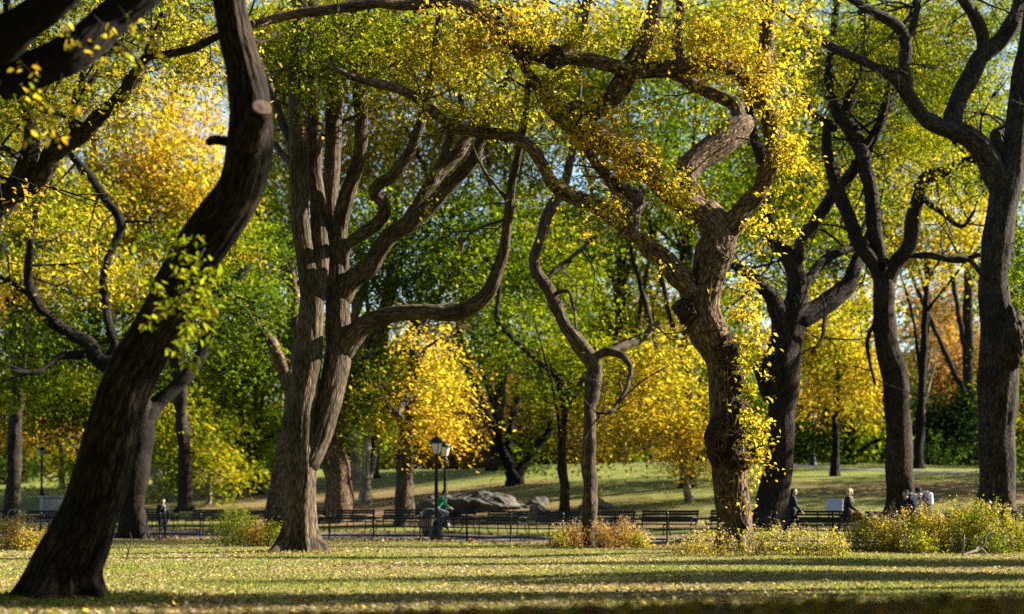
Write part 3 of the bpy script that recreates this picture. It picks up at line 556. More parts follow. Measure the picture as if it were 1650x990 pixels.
rg = np.random.default_rng(66)
for k in range(6):
    pts = []; y = 880 - rg.uniform(0, 30); o_ = rg.uniform(8, 26); top_ = rg.uniform(420, 620)
    while y > top_:
        cx_ = np.interp(y, [385, 448, 500, 560, 620, 700, 780, 890], [1158, 1142, 1134, 1152, 1162, 1171, 1178, 1183]); o_ = np.clip(o_ + rg.normal(0, 3), 4, 27)
        pts.append([*P(cx_ + o_, y, 45 - .46 * math.sqrt(max(.05, 1 - (o_ / 29) ** 2)) - .03), .022 * (.5 + .5 * (y - top_) / (880 - top_))]); y -= rg.uniform(14, 24)
    V, FA, BK, _ = tube_mesh(np.array(pts), 6, .06, .3, seed=k, lump=0); link('vine_stem', mesh_np('vine_stem', V - b4, FA, vec=BK), t4, [M_SHOOT])

# slender bent tree
t3, b3, ax3 = traced_tree('bent_elm', 'slender bent trunk in low shrubs that zigzags up to the left', 55,
    [(944, 884, 36), (947, 862, 27), (950, 841, 25), (950, 760, 22), (949, 690, 21), (951, 655, 22), (957, 622, 25), (956, 593, 26), (942, 567, 26), (926, 545, 25), (910, 522, 21), (894, 490, 20), (878, 458, 19), (864, 435, 18), (860, 416, 17), (868, 392, 17), (881, 352, 19), (895, 325, 18), (909, 295, 15), (921, 250, 13), (926, 200, 11), (935, 120, 9), (930, 20, 7)],
    [([(956, 580, 12), (975, 568, 14), (1000, 571, 12), (1012, 585, 9), (1016, 605, 8), (1007, 630, 7), (987, 661, 7), (962, 666, 6)], -1.5), ([(878, 455, 8), (900, 430, 7), (930, 408, 7), (960, 380, 6)], 1), ([(890, 475, 7), (915, 470, 6), (925, 500, 5), (928, 530, 4)], -1),
     ([(960, 575, 14), (1000, 560, 12), (1030, 548, 11), (1060, 520, 8)], 2)],
    bark=M_BARK_GREY, nseg=32, step=0.09, flare=0.6, flare_h=.6, seed=71, twigs=26, twig_len=1.3)
crown(t3, [(930, 330, 55, 60, 80, 2, .25, .55, .08), (900, 180, 55, 60, 80, 2, .4, .55, .08), (1000, 500, 55, 70, 50, 2, .18, .5, .08)], np.random.default_rng(15), b3, leafL=.15)

# dark tree behind the leaning trunk
t8, b8, ax8 = traced_tree('forked_elm', 'dark tree behind the leaning trunk with limbs forking out on both sides', 71,
    [(216, 850, 52), (217, 811, 42), (222, 750, 40), (228, 690, 36), (222, 650, 34), (205, 615, 33), (180, 592, 31), (160, 580, 28)],
    [([(225, 700, 34), (238, 671, 30), (250, 655, 27), (275, 629, 24), (304, 603, 22), (322, 580, 19), (330, 545, 18), (336, 500, 19), (345, 478, 19), (372, 458, 15), (400, 430, 11)], 3), ([(165, 587, 26), (142, 555, 22), (107, 532, 22), (71, 506, 18), (55, 477, 16), (45, 445, 14), (48, 400, 11), (60, 330, 8)], -3),
     ([(170, 585, 20), (183, 555, 16), (175, 516, 14), (167, 477, 13), (172, 420, 12), (195, 370, 14), (178, 331, 15), (149, 291, 14), (113, 246, 12), (80, 205, 9)], 2), ([(60, 490, 12), (40, 470, 10), (10, 450, 8), (-20, 440, 6)], 0), ([(150, 570, 14), (100, 575, 11), (60, 600, 9), (20, 598, 6)], -2)],
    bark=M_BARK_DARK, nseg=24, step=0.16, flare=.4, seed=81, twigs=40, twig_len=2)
crown(t8, [(100, 430, 72.0, 130, 60, 3, 1.05, 0.60, .12), (180, 440, 74.0, 150, 40, 3, 1.20, 0.66, .10), (60, 540, 72.0, 90, 60, 3, 1.05, 0.28, .1), (390, 480, 74.0, 90, 60, 3, 1.20, 0.32, .1), (120, 620, 75.0, 130, 50, 3, 1.05, 0.34, .08), (330, 400, 76.0, 100, 60, 3, 1.05, 0.42, .1), (80, 320, 74.0, 130, 60, 3, 0.90, 0.52, .1)],
      np.random.default_rng(18), b8, csize=.9)

# tree behind the many-stemmed one
t18, b18, ax18 = traced_tree('brown_elm', 'brown trunk half hidden behind the many-stemmed tree with a limb arching left', 76,
    [(438, 856, 36), (440, 820, 28), (452, 760, 26), (464, 700, 26), (470, 640, 22), (468, 600, 19)],
    [([(470, 640, 21), (455, 590, 20), (430, 545, 19), (405, 515, 17), (378, 500, 15), (350, 493, 11), (320, 480, 8)], 0), ([(469, 610, 17), (480, 520, 14), (470, 430, 10)], 2)],
    bark=M_BARK_WARM, nseg=22, step=.16, flare=.4, seed=91, twigs=16, twig_len=2)
crown(t18, [(410, 420, 78.0, 90, 80, 3, 1.26, 0.36, .1), (380, 560, 78.0, 90, 60, 3, 0.98, 0.32, .1)], np.random.default_rng(19), b18, csize=.9)

# three big trees on the right
t5, b5, ax5 = traced_tree('broad_elm', 'stout dark elm with a swollen waist standing just right of the gnarled tree', 68,
    [(1248, 868, 72), (1248, 830, 54), (1250, 790, 50), (1254, 740, 45), (1257, 690, 43), (1258, 660, 46), (1262, 620, 60), (1262, 590, 66), (1268, 550, 52), (1276, 509, 46), (1283, 477, 36), (1281, 438, 29), (1265, 406, 25), (1245, 383, 21), (1234, 340, 20), (1230, 280, 18), (1215, 220, 14), (1200, 130, 10)],
    [([(1262, 540, 34), (1250, 490, 28), (1229, 464, 22), (1213, 445, 18), (1195, 436, 15), (1160, 420, 10)], -3), ([(1282, 440, 20), (1288, 410, 19), (1292, 385, 18), (1321, 347, 20), (1349, 307, 20), (1382, 263, 19), (1400, 240, 16), (1420, 190, 12), (1440, 110, 9)], -2),
     ([(1285, 515, 36), (1310, 503, 34), (1339, 483, 32), (1365, 461, 29), (1378, 432, 22), (1390, 400, 16), (1420, 340, 12)], 2), ([(1295, 460, 16), (1308, 444, 16), (1329, 419, 16), (1362, 403, 14), (1400, 395, 10)], 3), ([(1340, 480, 7), (1328, 520, 7), (1325, 545, 6), (1308, 568, 5)], -1), ([(1236, 640, 16), (1222, 600, 12), (1210, 590, 8)], -1)],
    bark=M_BARK_SHADE, lump=.6, nseg=32, step=.13, flare=.45, seed=101, twigs=50, twig_len=2.2)
crown(t5, [(1210, 330, 72.0, 110, 110, 3, 1.15, 0.44, .08), (1330, 350, 73.0, 120, 80, 3, 1.15, 0.46, .08), (1230, 160, 72.0, 110, 110, 3, 1.02, 0.48, .08), (1340, 200, 73.0, 100, 110, 3, 0.89, 0.45, .08), (1350, 470, 74.0, 90, 60, 3, 0.89, 0.53, .1), (1160, 470, 72.0, 70, 60, 3, 1.02, 0.48, .08), (1210, 560, 73.0, 50, 60, 2, 0.77, 0.48, .07)],
      np.random.default_rng(20), b5, csize=.8)
t6, b6, ax6 = traced_tree('hollow_elm', 'dark upright elm with a knothole under its fork near the rightmost trunk', 66,
    [(1450, 868, 62), (1450, 830, 48), (1450, 800, 45), (1449, 690, 42), (1446, 660, 43), (1440, 606, 43), (1428, 545, 37), (1425, 500, 34), (1424, 460, 32), (1412, 430, 27), (1400, 414, 26), (1381, 388, 24), (1370, 355, 23), (1349, 303, 22), (1334, 250, 17), (1332, 200, 14)],
    [([(1424, 450, 28), (1416, 405, 24), (1406, 343, 25), (1398, 283, 22), (1382, 228, 26), (1357, 190, 26), (1342, 160, 14), (1334, 113, 14), (1343, 61, 12), (1348, 0, 11), (1355, -80, 8)], 1.5),
     ([(1360, 190, 16), (1370, 153, 16), (1390, 105, 14), (1394, 48, 14), (1386, 10, 11), (1390, -60, 8)], -1.5), ([(1345, 205, 15), (1333, 196, 14), (1301, 174, 12), (1289, 141, 10), (1273, 113, 8), (1262, 80, 6)], -1), ([(1388, 240, 16), (1406, 222, 15), (1426, 178, 16), (1440, 150, 14), (1450, 90, 10), (1470, 20, 8)], 2),
     ([(1430, 450, 28), (1446, 422, 26), (1465, 396, 24), (1470, 360, 25), (1479, 323, 21), (1491, 290, 21), (1523, 275, 19), (1564, 258, 17), (1600, 240, 12)], -2), ([(1470, 412, 10), (1500, 412, 12), (1545, 420, 10), (1580, 410, 7)], -1), ([(1488, 320, 12), (1520, 345, 9), (1550, 365, 7), (1570, 340, 5)], -1.5), ([(1412, 520, 7), (1398, 545, 7), (1400, 575, 6), (1410, 620, 4)], -1)],
    bark=M_BARK_SHADE, lump=.6, nseg=32, step=.12, flare=.5, seed=111, twigs=60, twig_len=2.0)
kh = P(1421, 430, 65.2) - b6; mb = MB(); n_ = 18
for rr, yy in ((.20, .22), (.23, .05), (.17, -.02), (.12, .10), (.05, .16)):
    mb.bm.verts.index_update()
    ringv = [mb.bm.verts.new((kh[0] + rr * math.cos(k / n_ * 6.283), kh[1] + yy, kh[2] + rr * 1.15 * math.sin(k / n_ * 6.283))) for k in range(n_)]
    if rr < .2 or yy < .2:
        for k in range(n_): mb.bm.faces.new((prev[k], prev[(k + 1) % n_], ringv[(k + 1) % n_], ringv[k]))
    prev = ringv
mb.bm.faces.new(prev); mb.build('knothole', M_BARK_DARK, t6)
crown(t6, [(1340, 90, 68.5, 100, 90, 3, 0.95, 0.48, .07), (1450, 60, 68.5, 110, 80, 3, 0.90, 0.48, .07), (1400, 200, 69.5, 90, 80, 3, 0.79, 0.46, .07), (1480, 170, 69.5, 110, 90, 3, 0.90, 0.46, .07), (1510, 300, 69.5, 90, 60, 3, 0.56, 0.53, .1), (1320, -60, 68.5, 150, 60, 3, 0.79, 0.44, .1)],
      np.random.default_rng(22), b6, leafL=.135, csize=.7)
t7, b7, ax7 = traced_tree('edge_elm', 'massive trunk at the right edge with bright lit bark down its right side', 60,
    [(1606, 884, 80), (1605, 850, 68), (1605, 811, 62), (1606, 750, 59), (1607, 690, 58), (1609, 640, 59), (1610, 590, 62), (1607, 545, 58), (1603, 500, 54), (1601, 445, 47), (1607, 390, 50), (1614, 355, 50), (1622, 300, 48), (1633, 245, 38), (1640, 182, 34), (1648, 121, 34), (1660, 50, 30), (1668, -60, 24)],
    [([(1618, 310, 42), (1606, 285, 40), (1588, 250, 36), (1555, 218, 34), (1515, 204, 28), (1483, 184, 24), (1459, 147, 22), (1442, 125, 19), (1418, 113, 16), (1378, 93, 14), (1337, 73, 14), (1293, 44, 12), (1275, 26, 9), (1250, 10, 6)], -3),
     ([(1548, 222, 32), (1536, 195, 30), (1543, 162, 29), (1564, 121, 30), (1582, 92, 30), (1608, 70, 29), (1630, 40, 26), (1643, 0, 22), (1655, -70, 17)], 1.5), ([(1586, 95, 24), (1582, 55, 21), (1570, 25, 19), (1556, 5, 18), (1530, -40, 13)], -1.5), ([(1462, 150, 20), (1458, 110, 20), (1459, 69, 19), (1440, 38, 18), (1402, 16, 14), (1370, -2, 12), (1330, -40, 8)], -2),
     ([(1620, 250, 18), (1604, 222, 18), (1616, 208, 18), (1634, 195, 15)], 1), ([(1606, 480, 9), (1580, 440, 8), (1555, 415, 7), (1520, 415, 5)], -1.5), ([(1460, 70, 10), (1475, 30, 12), (1480, -30, 10)], 1)],
    bark=M_BARK, lump=.55, nseg=40, step=.1, flare=.45, seed=121, twigs=50, twig_len=1.8)
burl(t7, b7, 1629, 545, 59.4, 24, 44, M_BARK, 11, 10)
crown(t7, [(1570, 120, 63.0, 90, 80, 2.5, 0.68, 0.45, .06), (1480, 110, 62.0, 90, 70, 2.5, 0.56, 0.48, .06), (1400, 60, 62.0, 80, 50, 2.5, 0.56, 0.50, .06), (1610, 20, 63.0, 90, 60, 2.5, 0.79, 0.44, .07), (1500, 20, 63.0, 110, 50, 3, 0.79, 0.46, .07), (1635, 430, 61.0, 40, 90, 1.2, 0.68, 0.38, .06), (1640, 300, 62.0, 40, 60, 1.5, 0.56, 0.40, .07), (1540, 280, 63.0, 60, 50, 2, 0.45, 0.48, .07)],
      np.random.default_rng(23), b7, leafL=.125, csize=.6)
DENS = 1.45
# ------------------------------------------------------------------ trees beyond the walk
def bg(name, label, px, d, w, top, zones, bark=None, seed=0, nl=5, path=(), group='trees beyond the walk', csize=1.0, limbs=(), **kw):
    rg = np.random.default_rng(seed); b = GP(px, d); basepy = HY + (CAMZ - b[2]) / d * F
    tr = [(px, basepy, w * 1.15), (px + (top[0] - px) * .08, basepy + (top[1] - basepy) * .12, w)] + [(*p, ) for p in path] + [(top[0], top[1], w * .55)]
    lm = list(limbs)
    for i in range(nl):
        z = zones[i % len(zones)]; f = rg.uniform(.45, .97)
        k = f * (len(tr) - 1); i0 = min(int(k), len(tr) - 2); fr = k - i0
        sx = tr[i0][0] * (1 - fr) + tr[i0 + 1][0] * fr; sy = tr[i0][1] * (1 - fr) + tr[i0 + 1][1] * fr; sw = tr[i0][2] * (1 - fr) + tr[i0 + 1][2] * fr
        ex = z[0] + rg.normal(0, .4) * z[2]; ey = z[1] - rg.random() * .6 * z[3]; mx = (sx + ex) / 2 + rg.normal(0, 12); my = (sy * .45 + ey * .55) + rg.normal(0, 14)
        lm.append(([(sx, sy, sw * .55), (sx * .7 + mx * .3, sy * .75 + my * .25 - 4, sw * .46), (mx, my, sw * .36), (ex, ey, sw * .15)], float(rg.normal(0, 2.5))))
    root, loc, ax = traced_tree(name, label, d, tr, lm, bark=bark or M_BARK, nseg=16, step=.3, flare=.4, seed=seed + 200, group=group, twigs=10, twig_len=2.5)
    Z = [(z[0], z[1], d, z[2], z[3], z[4], z[5], z[6] if z[6] > .8 or 'golden' in name or 'lemon' in name else z[6] - .085, z[7]) for z in zones]
    crown(root, Z, rg, loc, csize=csize, **{'tilt': .55, **kw})
    return root
# zones here: (px, py, rx, ry, depth, tau, tint, sd[, extra distance])
bg('golden_elm', 'tall glowing golden-orange tree framed by the leaning trunk and the left limb', 300, 100, 22, (270, 250), [(262, 260, 120, 150, 5, 2.0, .71, .06), (330, 330, 80, 90, 4, 1.6, .62, .07), (190, 330, 90, 90, 4, 1.6, .66, .08), (300, 430, 110, 60, 4, 1.2, .66, .08)], seed=1)
bg('amber_elm', 'orange and yellow crown at the left edge above the dark forked limbs', 20, 96, 24, (40, 330), [(110, 110, 120, 80, 5, .9, .62, .1), (40, 260, 110, 140, 5, 1.8, .68, .08), (120, 360, 110, 70, 4, 1.6, .70, .08), (30, 400, 90, 70, 4, 1.5, .62, .1)], seed=2)
bg('green_elm', 'soft green crown low behind the leaning trunk on its left side', 255, 108, 16, (240, 560), [(190, 500, 130, 80, 5, 1.6, .42, .08), (60, 560, 110, 80, 5, 1.5, .38, .08), (150, 640, 140, 60, 5, 1.5, .42, .08), (60, 660, 80, 50, 4, 1.2, .5, .1)], seed=3, bark=M_BARK_PALE, nl=6)
bg('leafy_elm', 'dense green crown showing between the leaning trunk and the many-stemmed tree', 415, 112, 18, (412, 700), [(390, 400, 90, 130, 5, 1.7, .36, .07), (400, 560, 90, 80, 5, 1.6, .34, .07), (330, 640, 110, 70, 5, 1.6, .46, .07), (400, 700, 80, 50, 4, 1.0, .52, .07)], seed=4, nl=6, bark=M_BARK_DARK,
   limbs=[([(412, 740, 14), (385, 715, 8), (345, 735, 5), (320, 755, 3)], -2), ([(413, 725, 12), (440, 700, 9), (455, 690, 6)], 1)])
bg('yellow_green_maple', 'low yellow-green tree drooping towards the bench with the standing person', 335, 104, 9, (345, 700), [(300, 690, 90, 70, 4, 1.4, .55, .07), (380, 770, 50, 50, 3, .8, .58, .07), (270, 760, 40, 40, 3, .6, .52, .07), (330, 740, 60, 40, 3, .8, .6, .06)], seed=5, bark=M_BARK_PALE)
bg('russet_maple', 'rusty brown small tree at the left edge above the asphalt path', 100, 122, 9, (95, 660), [(70, 690, 70, 40, 4, 1.3, .88, .06), (110, 740, 60, 45, 4, 1.0, .48, .06), (40, 640, 60, 40, 4, .9, .55, .1)], seed=6, bark=M_BARK_PALE)
bg('orange_elm', 'orange-yellow crown high behind the upright grey stems', 600, 120, 20, (640, 300), [(640, 220, 120, 110, 6, 1.8, .73, .07), (740, 250, 90, 80, 5, 1.3, .70, .07), (560, 270, 70, 90, 5, 1.2, .70, .08), (460, 210, 70, 130, 5, 1.3, .66, .1), (440, 90, 90, 90, 5, .8, .62, .1)], seed=7)
bg('deep_green_elm', 'rich deep green crown filling the space over the low curving limb', 540, 86, 40, (600, 520), [(700, 420, 160, 100, 5, 1.6, .40, .07), (620, 380, 110, 100, 5, 1.3, .42, .07), (770, 360, 100, 90, 5, 1.3, .43, .07), (640, 600, 110, 60, 4, 1.3, .40, .07), (600, 660, 70, 50, 4, 1.0, .45, .06)], seed=8, bark=M_BARK_WARM, path=[(541, 720, 38), (550, 640, 34)], nl=6)
bg('pale_maple', 'thin pale trunk just right of the thick dark trunk behind the benches', 588, 97, 17, (592, 640), [(585, 640, 60, 50, 3, .9, .46, .07), (570, 560, 60, 60, 3, .9, .42, .07)], seed=9, bark=M_BARK_PALE)
bg('golden_maple', 'bright golden young tree above the two lamp posts', 650, 77, 28, (668, 560), [(700, 640, 62, 80, 2.2, 1.3, .735, .04), (690, 560, 45, 50, 2.2, 1.2, .725, .05), (650, 690, 40, 30, 2, 1.0, .72, .05), (610, 640, 40, 50, 3, .5, .5, .08), (725, 690, 26, 30, 2, 1.0, .72, .04)], seed=10, bark=M_BARK_GREY, path=[(655, 700, 24), (664, 640, 20)],
   limbs=[([(656, 690, 12), (664, 620, 11), (672, 560, 10), (690, 500, 7)], 1)])
bg('two_forked_elm', 'dark tree whose trunk splits in a wide V behind the rock', 831, 101, 27, (815, 745), [(850, 470, 110, 100, 5, 1.6, .42, .07), (770, 560, 80, 60, 4, 1.0, .45, .07), (900, 590, 80, 70, 4, 1.2, .48, .08), (850, 720, 60, 50, 3, .45, .45, .06), (900, 420, 90, 80, 5, 1.2, .5, .08)], seed=11, bark=M_BARK_DARK, nl=0, path=[(831, 775, 25)],
   limbs=[([(826, 765, 19), (815, 740, 17), (800, 700, 15), (775, 650, 13), (752, 600, 11), (740, 545, 12), (745, 480, 8)], -2), ([(833, 765, 19), (848, 742, 17), (872, 712, 15), (888, 685, 13), (880, 640, 10), (870, 580, 9)], 2), ([(820, 745, 14), (822, 690, 12), (835, 640, 9)], 1)])
bg('wavering_elm', 'thin trunk between the rock and the bent tree with two curving forks', 910, 82, 16, (911, 658), [(830, 530, 80, 60, 3, .8, .44, .08), (940, 560, 60, 70, 3, .7, .52, .08), (900, 640, 70, 50, 3, .6, .55, .08)], seed=12, nl=2, path=[(906, 740, 14), (906, 697, 14)],
   limbs=[([(910, 668, 13), (904, 620, 13), (890, 600, 12), (865, 580, 11), (848, 565, 11), (820, 538, 10), (801, 517, 9), (804, 470, 7), (800, 410, 5)], -1.5), ([(911, 660, 10), (928, 634, 9), (943, 604, 8), (960, 560, 5)], 1)])
bg('sunny_elm', 'yellow-green crown between the bent tree and the gnarled tree', 1046, 128, 15, (1040, 600), [(1000, 430, 140, 110, 6, 1.6, .57, .07), (1010, 560, 130, 90, 6, 1.5, .61, .07), (900, 380, 80, 90, 5, 1.3, .5, .08)], seed=13, bark=M_BARK_DARK, nl=6)
bg('lemon_maple', 'lemon-yellow tree low between the bent trunk and the gnarled trunk', 1110, 84, 12, (1080, 640), [(1040, 650, 110, 70, 4, 1.5, .70, .05), (980, 700, 60, 45, 3, 1.0, .66, .06), (1110, 700, 50, 60, 3, 1.2, .68, .05), (1105, 745, 40, 35, 2, .9, .69, .04), (1060, 570, 90, 50, 4, 1.2, .64, .05)], seed=14, bark=M_BARK_PALE)
bg('copper_maple', 'copper-brown round tree on the lawn crest left of the gnarled trunk', 1043, 134, 16, (1046, 690), [(1040, 690, 65, 45, 4, 1.3, .84, .06), (1060, 720, 50, 30, 3, .7, .80, .06)], seed=15, bark=M_BARK_DARK)
bg('bright_elm', 'green crown with sky holes inside the ring of twisted limbs', 1110, 92, 22, (1100, 330), [(1050, 210, 150, 110, 6, 1.5, .40, .06), (1000, 330, 110, 70, 5, 1.1, .46, .07), (1150, 330, 100, 80, 5, 1.3, .44, .07), (930, 120, 110, 100, 5, 1.2, .55, .09), (1120, 60, 130, 80, 5, 1.2, .52, .08)], seed=16, nl=7)
bg('high_elm', 'yellow-green crown high above the low curving limb', 800, 118, 22, (820, 300), [(830, 180, 120, 110, 6, 1.5, .58, .08), (850, 310, 90, 80, 5, 1.2, .46, .08), (760, 60, 140, 80, 6, 1.3, .6, .08), (560, 60, 170, 90, 6, 1.5, .58, .09)], seed=17, nl=7)
bg('orange_maple', 'orange-gold tree between the broad elm and the hollow elm', 1345, 98, 13, (1350, 560), [(1350, 560, 70, 80, 3.5, 1.7, .74, .05), (1310, 520, 50, 60, 3, 1.2, .66, .06), (1395, 610, 35, 60, 3, 1.0, .76, .05), (1340, 640, 40, 30, 2, .8, .78, .05)], seed=18, bark=M_BARK_DARK)
bg('dusky_oak', 'thin dark leaning trunk on the shaded slope behind the blond walker', 1366, 112, 19, (1385, 640), [(1330, 710, 90, 40, 4, .8, .14, .07), (1395, 690, 70, 50, 4, .8, .5, .1), (1280, 680, 40, 60, 3, .8, .3, .1), (1320, 650, 60, 40, 3, .8, .91, .05), (1400, 640, 40, 50, 3, .7, .88, .06)], seed=19, bark=M_BARK_DARK, limbs=[([(1378, 735, 12), (1400, 715, 9), (1425, 705, 7)], -1)])
bg('holly_tree', 'dark green rounded evergreen in front of the pale bare trees at right', 1520, 120, 14, (1520, 660), [(1515, 700, 85, 50, 4, 2.2, .05, .05), (1560, 650, 50, 40, 3, 1.6, .08, .06), (1480, 670, 40, 40, 3, 1.0, .16, .07)], seed=20, bark=M_BARK_DARK)
bg('rust_elm', 'orange-brown crown left of the right edge trunk above the pale bare trees', 1480, 104, 15, (1495, 420), [(1520, 370, 110, 70, 4, 1.6, .72, .07), (1450, 410, 50, 50, 3, .9, .68, .08), (1490, 250, 90, 60, 4, .9, .6, .1)], seed=21, bark=M_BARK_DARK)
bg('edge_maple', 'green and yellow leaves at the right edge behind the massive trunk', 1680, 90, 22, (1680, 380), [(1650, 420, 60, 130, 3, 1.4, .40, .07), (1640, 620, 50, 110, 3, 1.4, .42, .1), (1645, 740, 40, 60, 3, 1.1, .32, .1), (1640, 220, 60, 90, 3, .9, .5, .08)], seed=22)
bg('olive_elm', 'olive crown high between the broad tree and the right edge', 1420, 125, 20, (1420, 330), [(1380, 350, 120, 90, 5, 1.6, .46, .08), (1300, 430, 90, 70, 5, 1.6, .5, .08), (1300, 250, 90, 90, 5, 1.2, .5, .08), (1420, 150, 130, 100, 5, 1.0, .48, .08), (1560, 200, 110, 100, 5, 1.0, .5, .08), (1230, 330, 80, 80, 5, 1.3, .46, .08)], seed=23)
for i, (px, top, d, lab) in enumerate([(1478, (1500, 470), 140, 'white-barked sycamore with bare spreading boughs right of the hollow elm'), (258, (262, 640), 118, 'pale sycamore trunk left of the standing person in the scarf'), (572, (570, 560), 116, 'bright white sycamore trunk squeezed between a thick dark trunk and a thin pale one'),
                                      (985, (975, 560), 165, 'distant pale sycamore on the crest right of the bent trunk')]):
    bg('sycamore', lab, px, d, [9, 13, 15, 8][i], top, [(top[0], top[1] + 60, 65, 75, 5, [.7, .2, .15, .3][i], .985, .012), (top[0] + 20, top[1] - 10, 55, 55, 5, [.6, .15, .12, .3][i], .98, .015)], bark=M_BARK_PALE, seed=40 + i, nl=7, group='pale sycamores')
# the far row: each its own crown and trunk
far = [(60, 150, .985, .35, 600, 'dull brown'), (170, 160, .34, .40, 620, 'olive'), (330, 158, .45, .3, 600, 'mossy'), (450, 165, .36, .4, 590, 'grey-green'), (560, 155, .46, .4, 610, 'yellow-olive'), (755, 160, .985, .3, 640, 'bare grey-beige'), (800, 170, .985, .3, 620, 'purplish brown'),
       (880, 165, .35, .4, 600, 'mossy green'), (950, 158, .985, .3, 610, 'tan'), (1130, 168, .3, .4, 600, 'dark olive'), (1230, 160, .40, .4, 610, 'dull green'), (1300, 170, .985, .3, 560, 'beige'), (1430, 165, .30, .4, 600, 'shadowy green'), (1520, 172, .985, .3, 540, 'ashen'), (1590, 160, .985, .3, 560, 'straw-coloured'), (1690, 165, .3, .4, 600, 'blackish green')]
place = ['left of everything by the path', 'behind the leaning trunk', 'left of the many-stemmed tree', 'behind the many-stemmed trunk', 'right of the many-stemmed trunk', 'right of the lamp posts', 'beyond the most distant lamp on the lawn', 'behind the tree with the V fork', 'right of the bent trunk', 'behind the gnarled trunk', 'behind the broad elm', 'right of the broad elm', 'behind the hollow elm', 'under the orange crown at right', 'left of the edge trunk', 'beyond the right edge trunk']
for i, ((px, d, tint, sd_, top, word), pl) in enumerate(zip(far, place)):
    bg('woodland_tree', f'{word} tree in the far row {pl}', px, d, 8, (px + 6, top), [(px, top + 40, 75, 90, 5, 1.3, tint, .02), (px + 30, top + 110, 60, 50, 4, 1.2, tint, .02), (px - 35, top + 105, 55, 50, 4, 1.1, tint, .03)], bark=M_BARK_PALE if i % 3 == 0 else M_BARK_DARK, seed=60 + i, nl=5, group='far row of woodland trees', csize=1.5, per=40)
# wood on the skyline that reads as one mass
wz = []
for i in range(44):
    px = -150 + i * 46 + rng.normal(0, 15); d = 205 + rng.normal(0, 8); h = rng.normal(0, 25)
    wz.append((px, 640 + h, d, 60, 75, 5, 1.5, float(rng.choice([.2, .32, .45, .3, .965, .4])), .06)); wz.append((px + 20, 735 + h * .2, d, 55, 40, 4, 1.6, float(rng.choice([.15, .3, .2, .96, .4])), .05))
    if i % 2 == 0: wz.append((px, 520 + h, d, 70, 80, 5, .9, float(rng.choice([.35, .45, .55, .96])), .06))
p, L, t = zone_points(wz, rng, csize=1.8, per=40, leafL=.6)
tag(leaf_mesh('distant_woods', p, L, t, None, rg=rng), 'hazy mixed woods closing off the view behind the lawn crest', 'woods', kind='stuff')

# elms just beyond the right side of the picture: their trunks and crowns throw the long stripes over the lawn
for i, (x, d, w, h) in enumerate([(20, 32.8, .9, 9), (22, 41.5, .9, 9), (24, 54.5, .7, 10), (14.5, 13.0, .6, 9), (15, 33.6, .25, 11), (15.5, 42, .3, 11), (14.2, 26.2, .28, 11), (20, 55.5, .32, 11), (14.5, 22.6, .5, 11), (16, 27.9, .8, 11)]):
    px = CX + x / d * F; rg = np.random.default_rng(300 + i); wpx = w / d * F
    def yy(z): return HY - (z - CAMZ) / d * F
    root, loc, _ = traced_tree('lawn_elm', ['elm just outside the view whose shadow crosses the front lawn', 'second elm outside the view on the right', 'third elm outside the view on the right', 'elm beside the viewer shading the leaf bank', 'elm outside the view past the shrubs', 'slim elm outside the view by the bushes', 'slim elm outside the view near the leaf bank', 'slim elm outside the view by the walk', 'elm outside the view before the first shadow', 'elm outside the view whose crown shades the leaning trunk'][i], d,
        [(px, yy(0), wpx), (px + 5, yy(3), wpx * .85), (px - 8, yy(h * .55), wpx * .8), (px + 12, yy(h), wpx * .5)],
        [([(px, yy(h * .5), wpx * .5), (px + 60 * s, yy(h * .8), wpx * .4), (px + 130 * s, yy(h * 1.1), wpx * .2)], q * .4) for s, q in ((1, 2), (-.6, 2), (.5, -3))], seed=310 + i, nseg=20, step=.3, group='elms beside the view')
    zz = [(px + 150, yy(13.5 if i == 9 else 7.5), d, (3.0 if i == 9 else 4.5) / d * F, 4.5 / d * F, [.7, .7, .7, 1, .4, .4, .4, .4, .4, 1.6][i], [1.3, 1.5, 1.2, 1, .3, .3, .2, .3, .3, .95][i], .5, .08)] if i != 3 else [(px, yy(7.6), d, 3.6 / d * F, 3.4 / d * F, 4.3, 2.6, .5, .08)]
    crown(root, zz, rg, loc, csize=.5, leafL=.2)

# unseen elms added past the right edge to shade the slope behind the walk
for i, (x, d) in enumerate([(34, 76), (38, 88), (43, 100), (47, 113), (52, 126), (56, 140)]):
    px = CX + x / d * F; rg = np.random.default_rng(700 + i); g0 = float(G(x, d))
    def yy(z): return HY - (z + g0 - CAMZ) / d * F
    w_ = .7 / d * F; root, loc, _ = traced_tree('slope_elm', ['nearest', 'second', 'third', 'fourth', 'fifth', 'farthest'][i] + ' unseen elm added past the right edge to shade the slope', d, [(px, yy(0), w_), (px, yy(3), w_ * .85), (px + 4, yy(9), w_ * .5)],
        [([(px, yy(4), w_ * .5), (px + 60 * s, yy(7), w_ * .4), (px + 110 * s, yy(9), w_ * .15)], q) for s, q in ((1, 1), (-1, -1))], seed=710 + i, nseg=14, step=.4, group='elms beyond the right edge')
    crown(root, [(px, yy(8), d, 4.5 / d * F, 5.5 / d * F, 4.5, 1.2, .5, .08), (px, yy(4), d, 3.0 / d * F, 2.5 / d * F, 3.0, .8, .5, .08), (px, yy(16), d, 5 / d * F, 4.5 / d * F, 5, .4, .5, .08)], rg, loc, csize=1.0, leafL=.34)
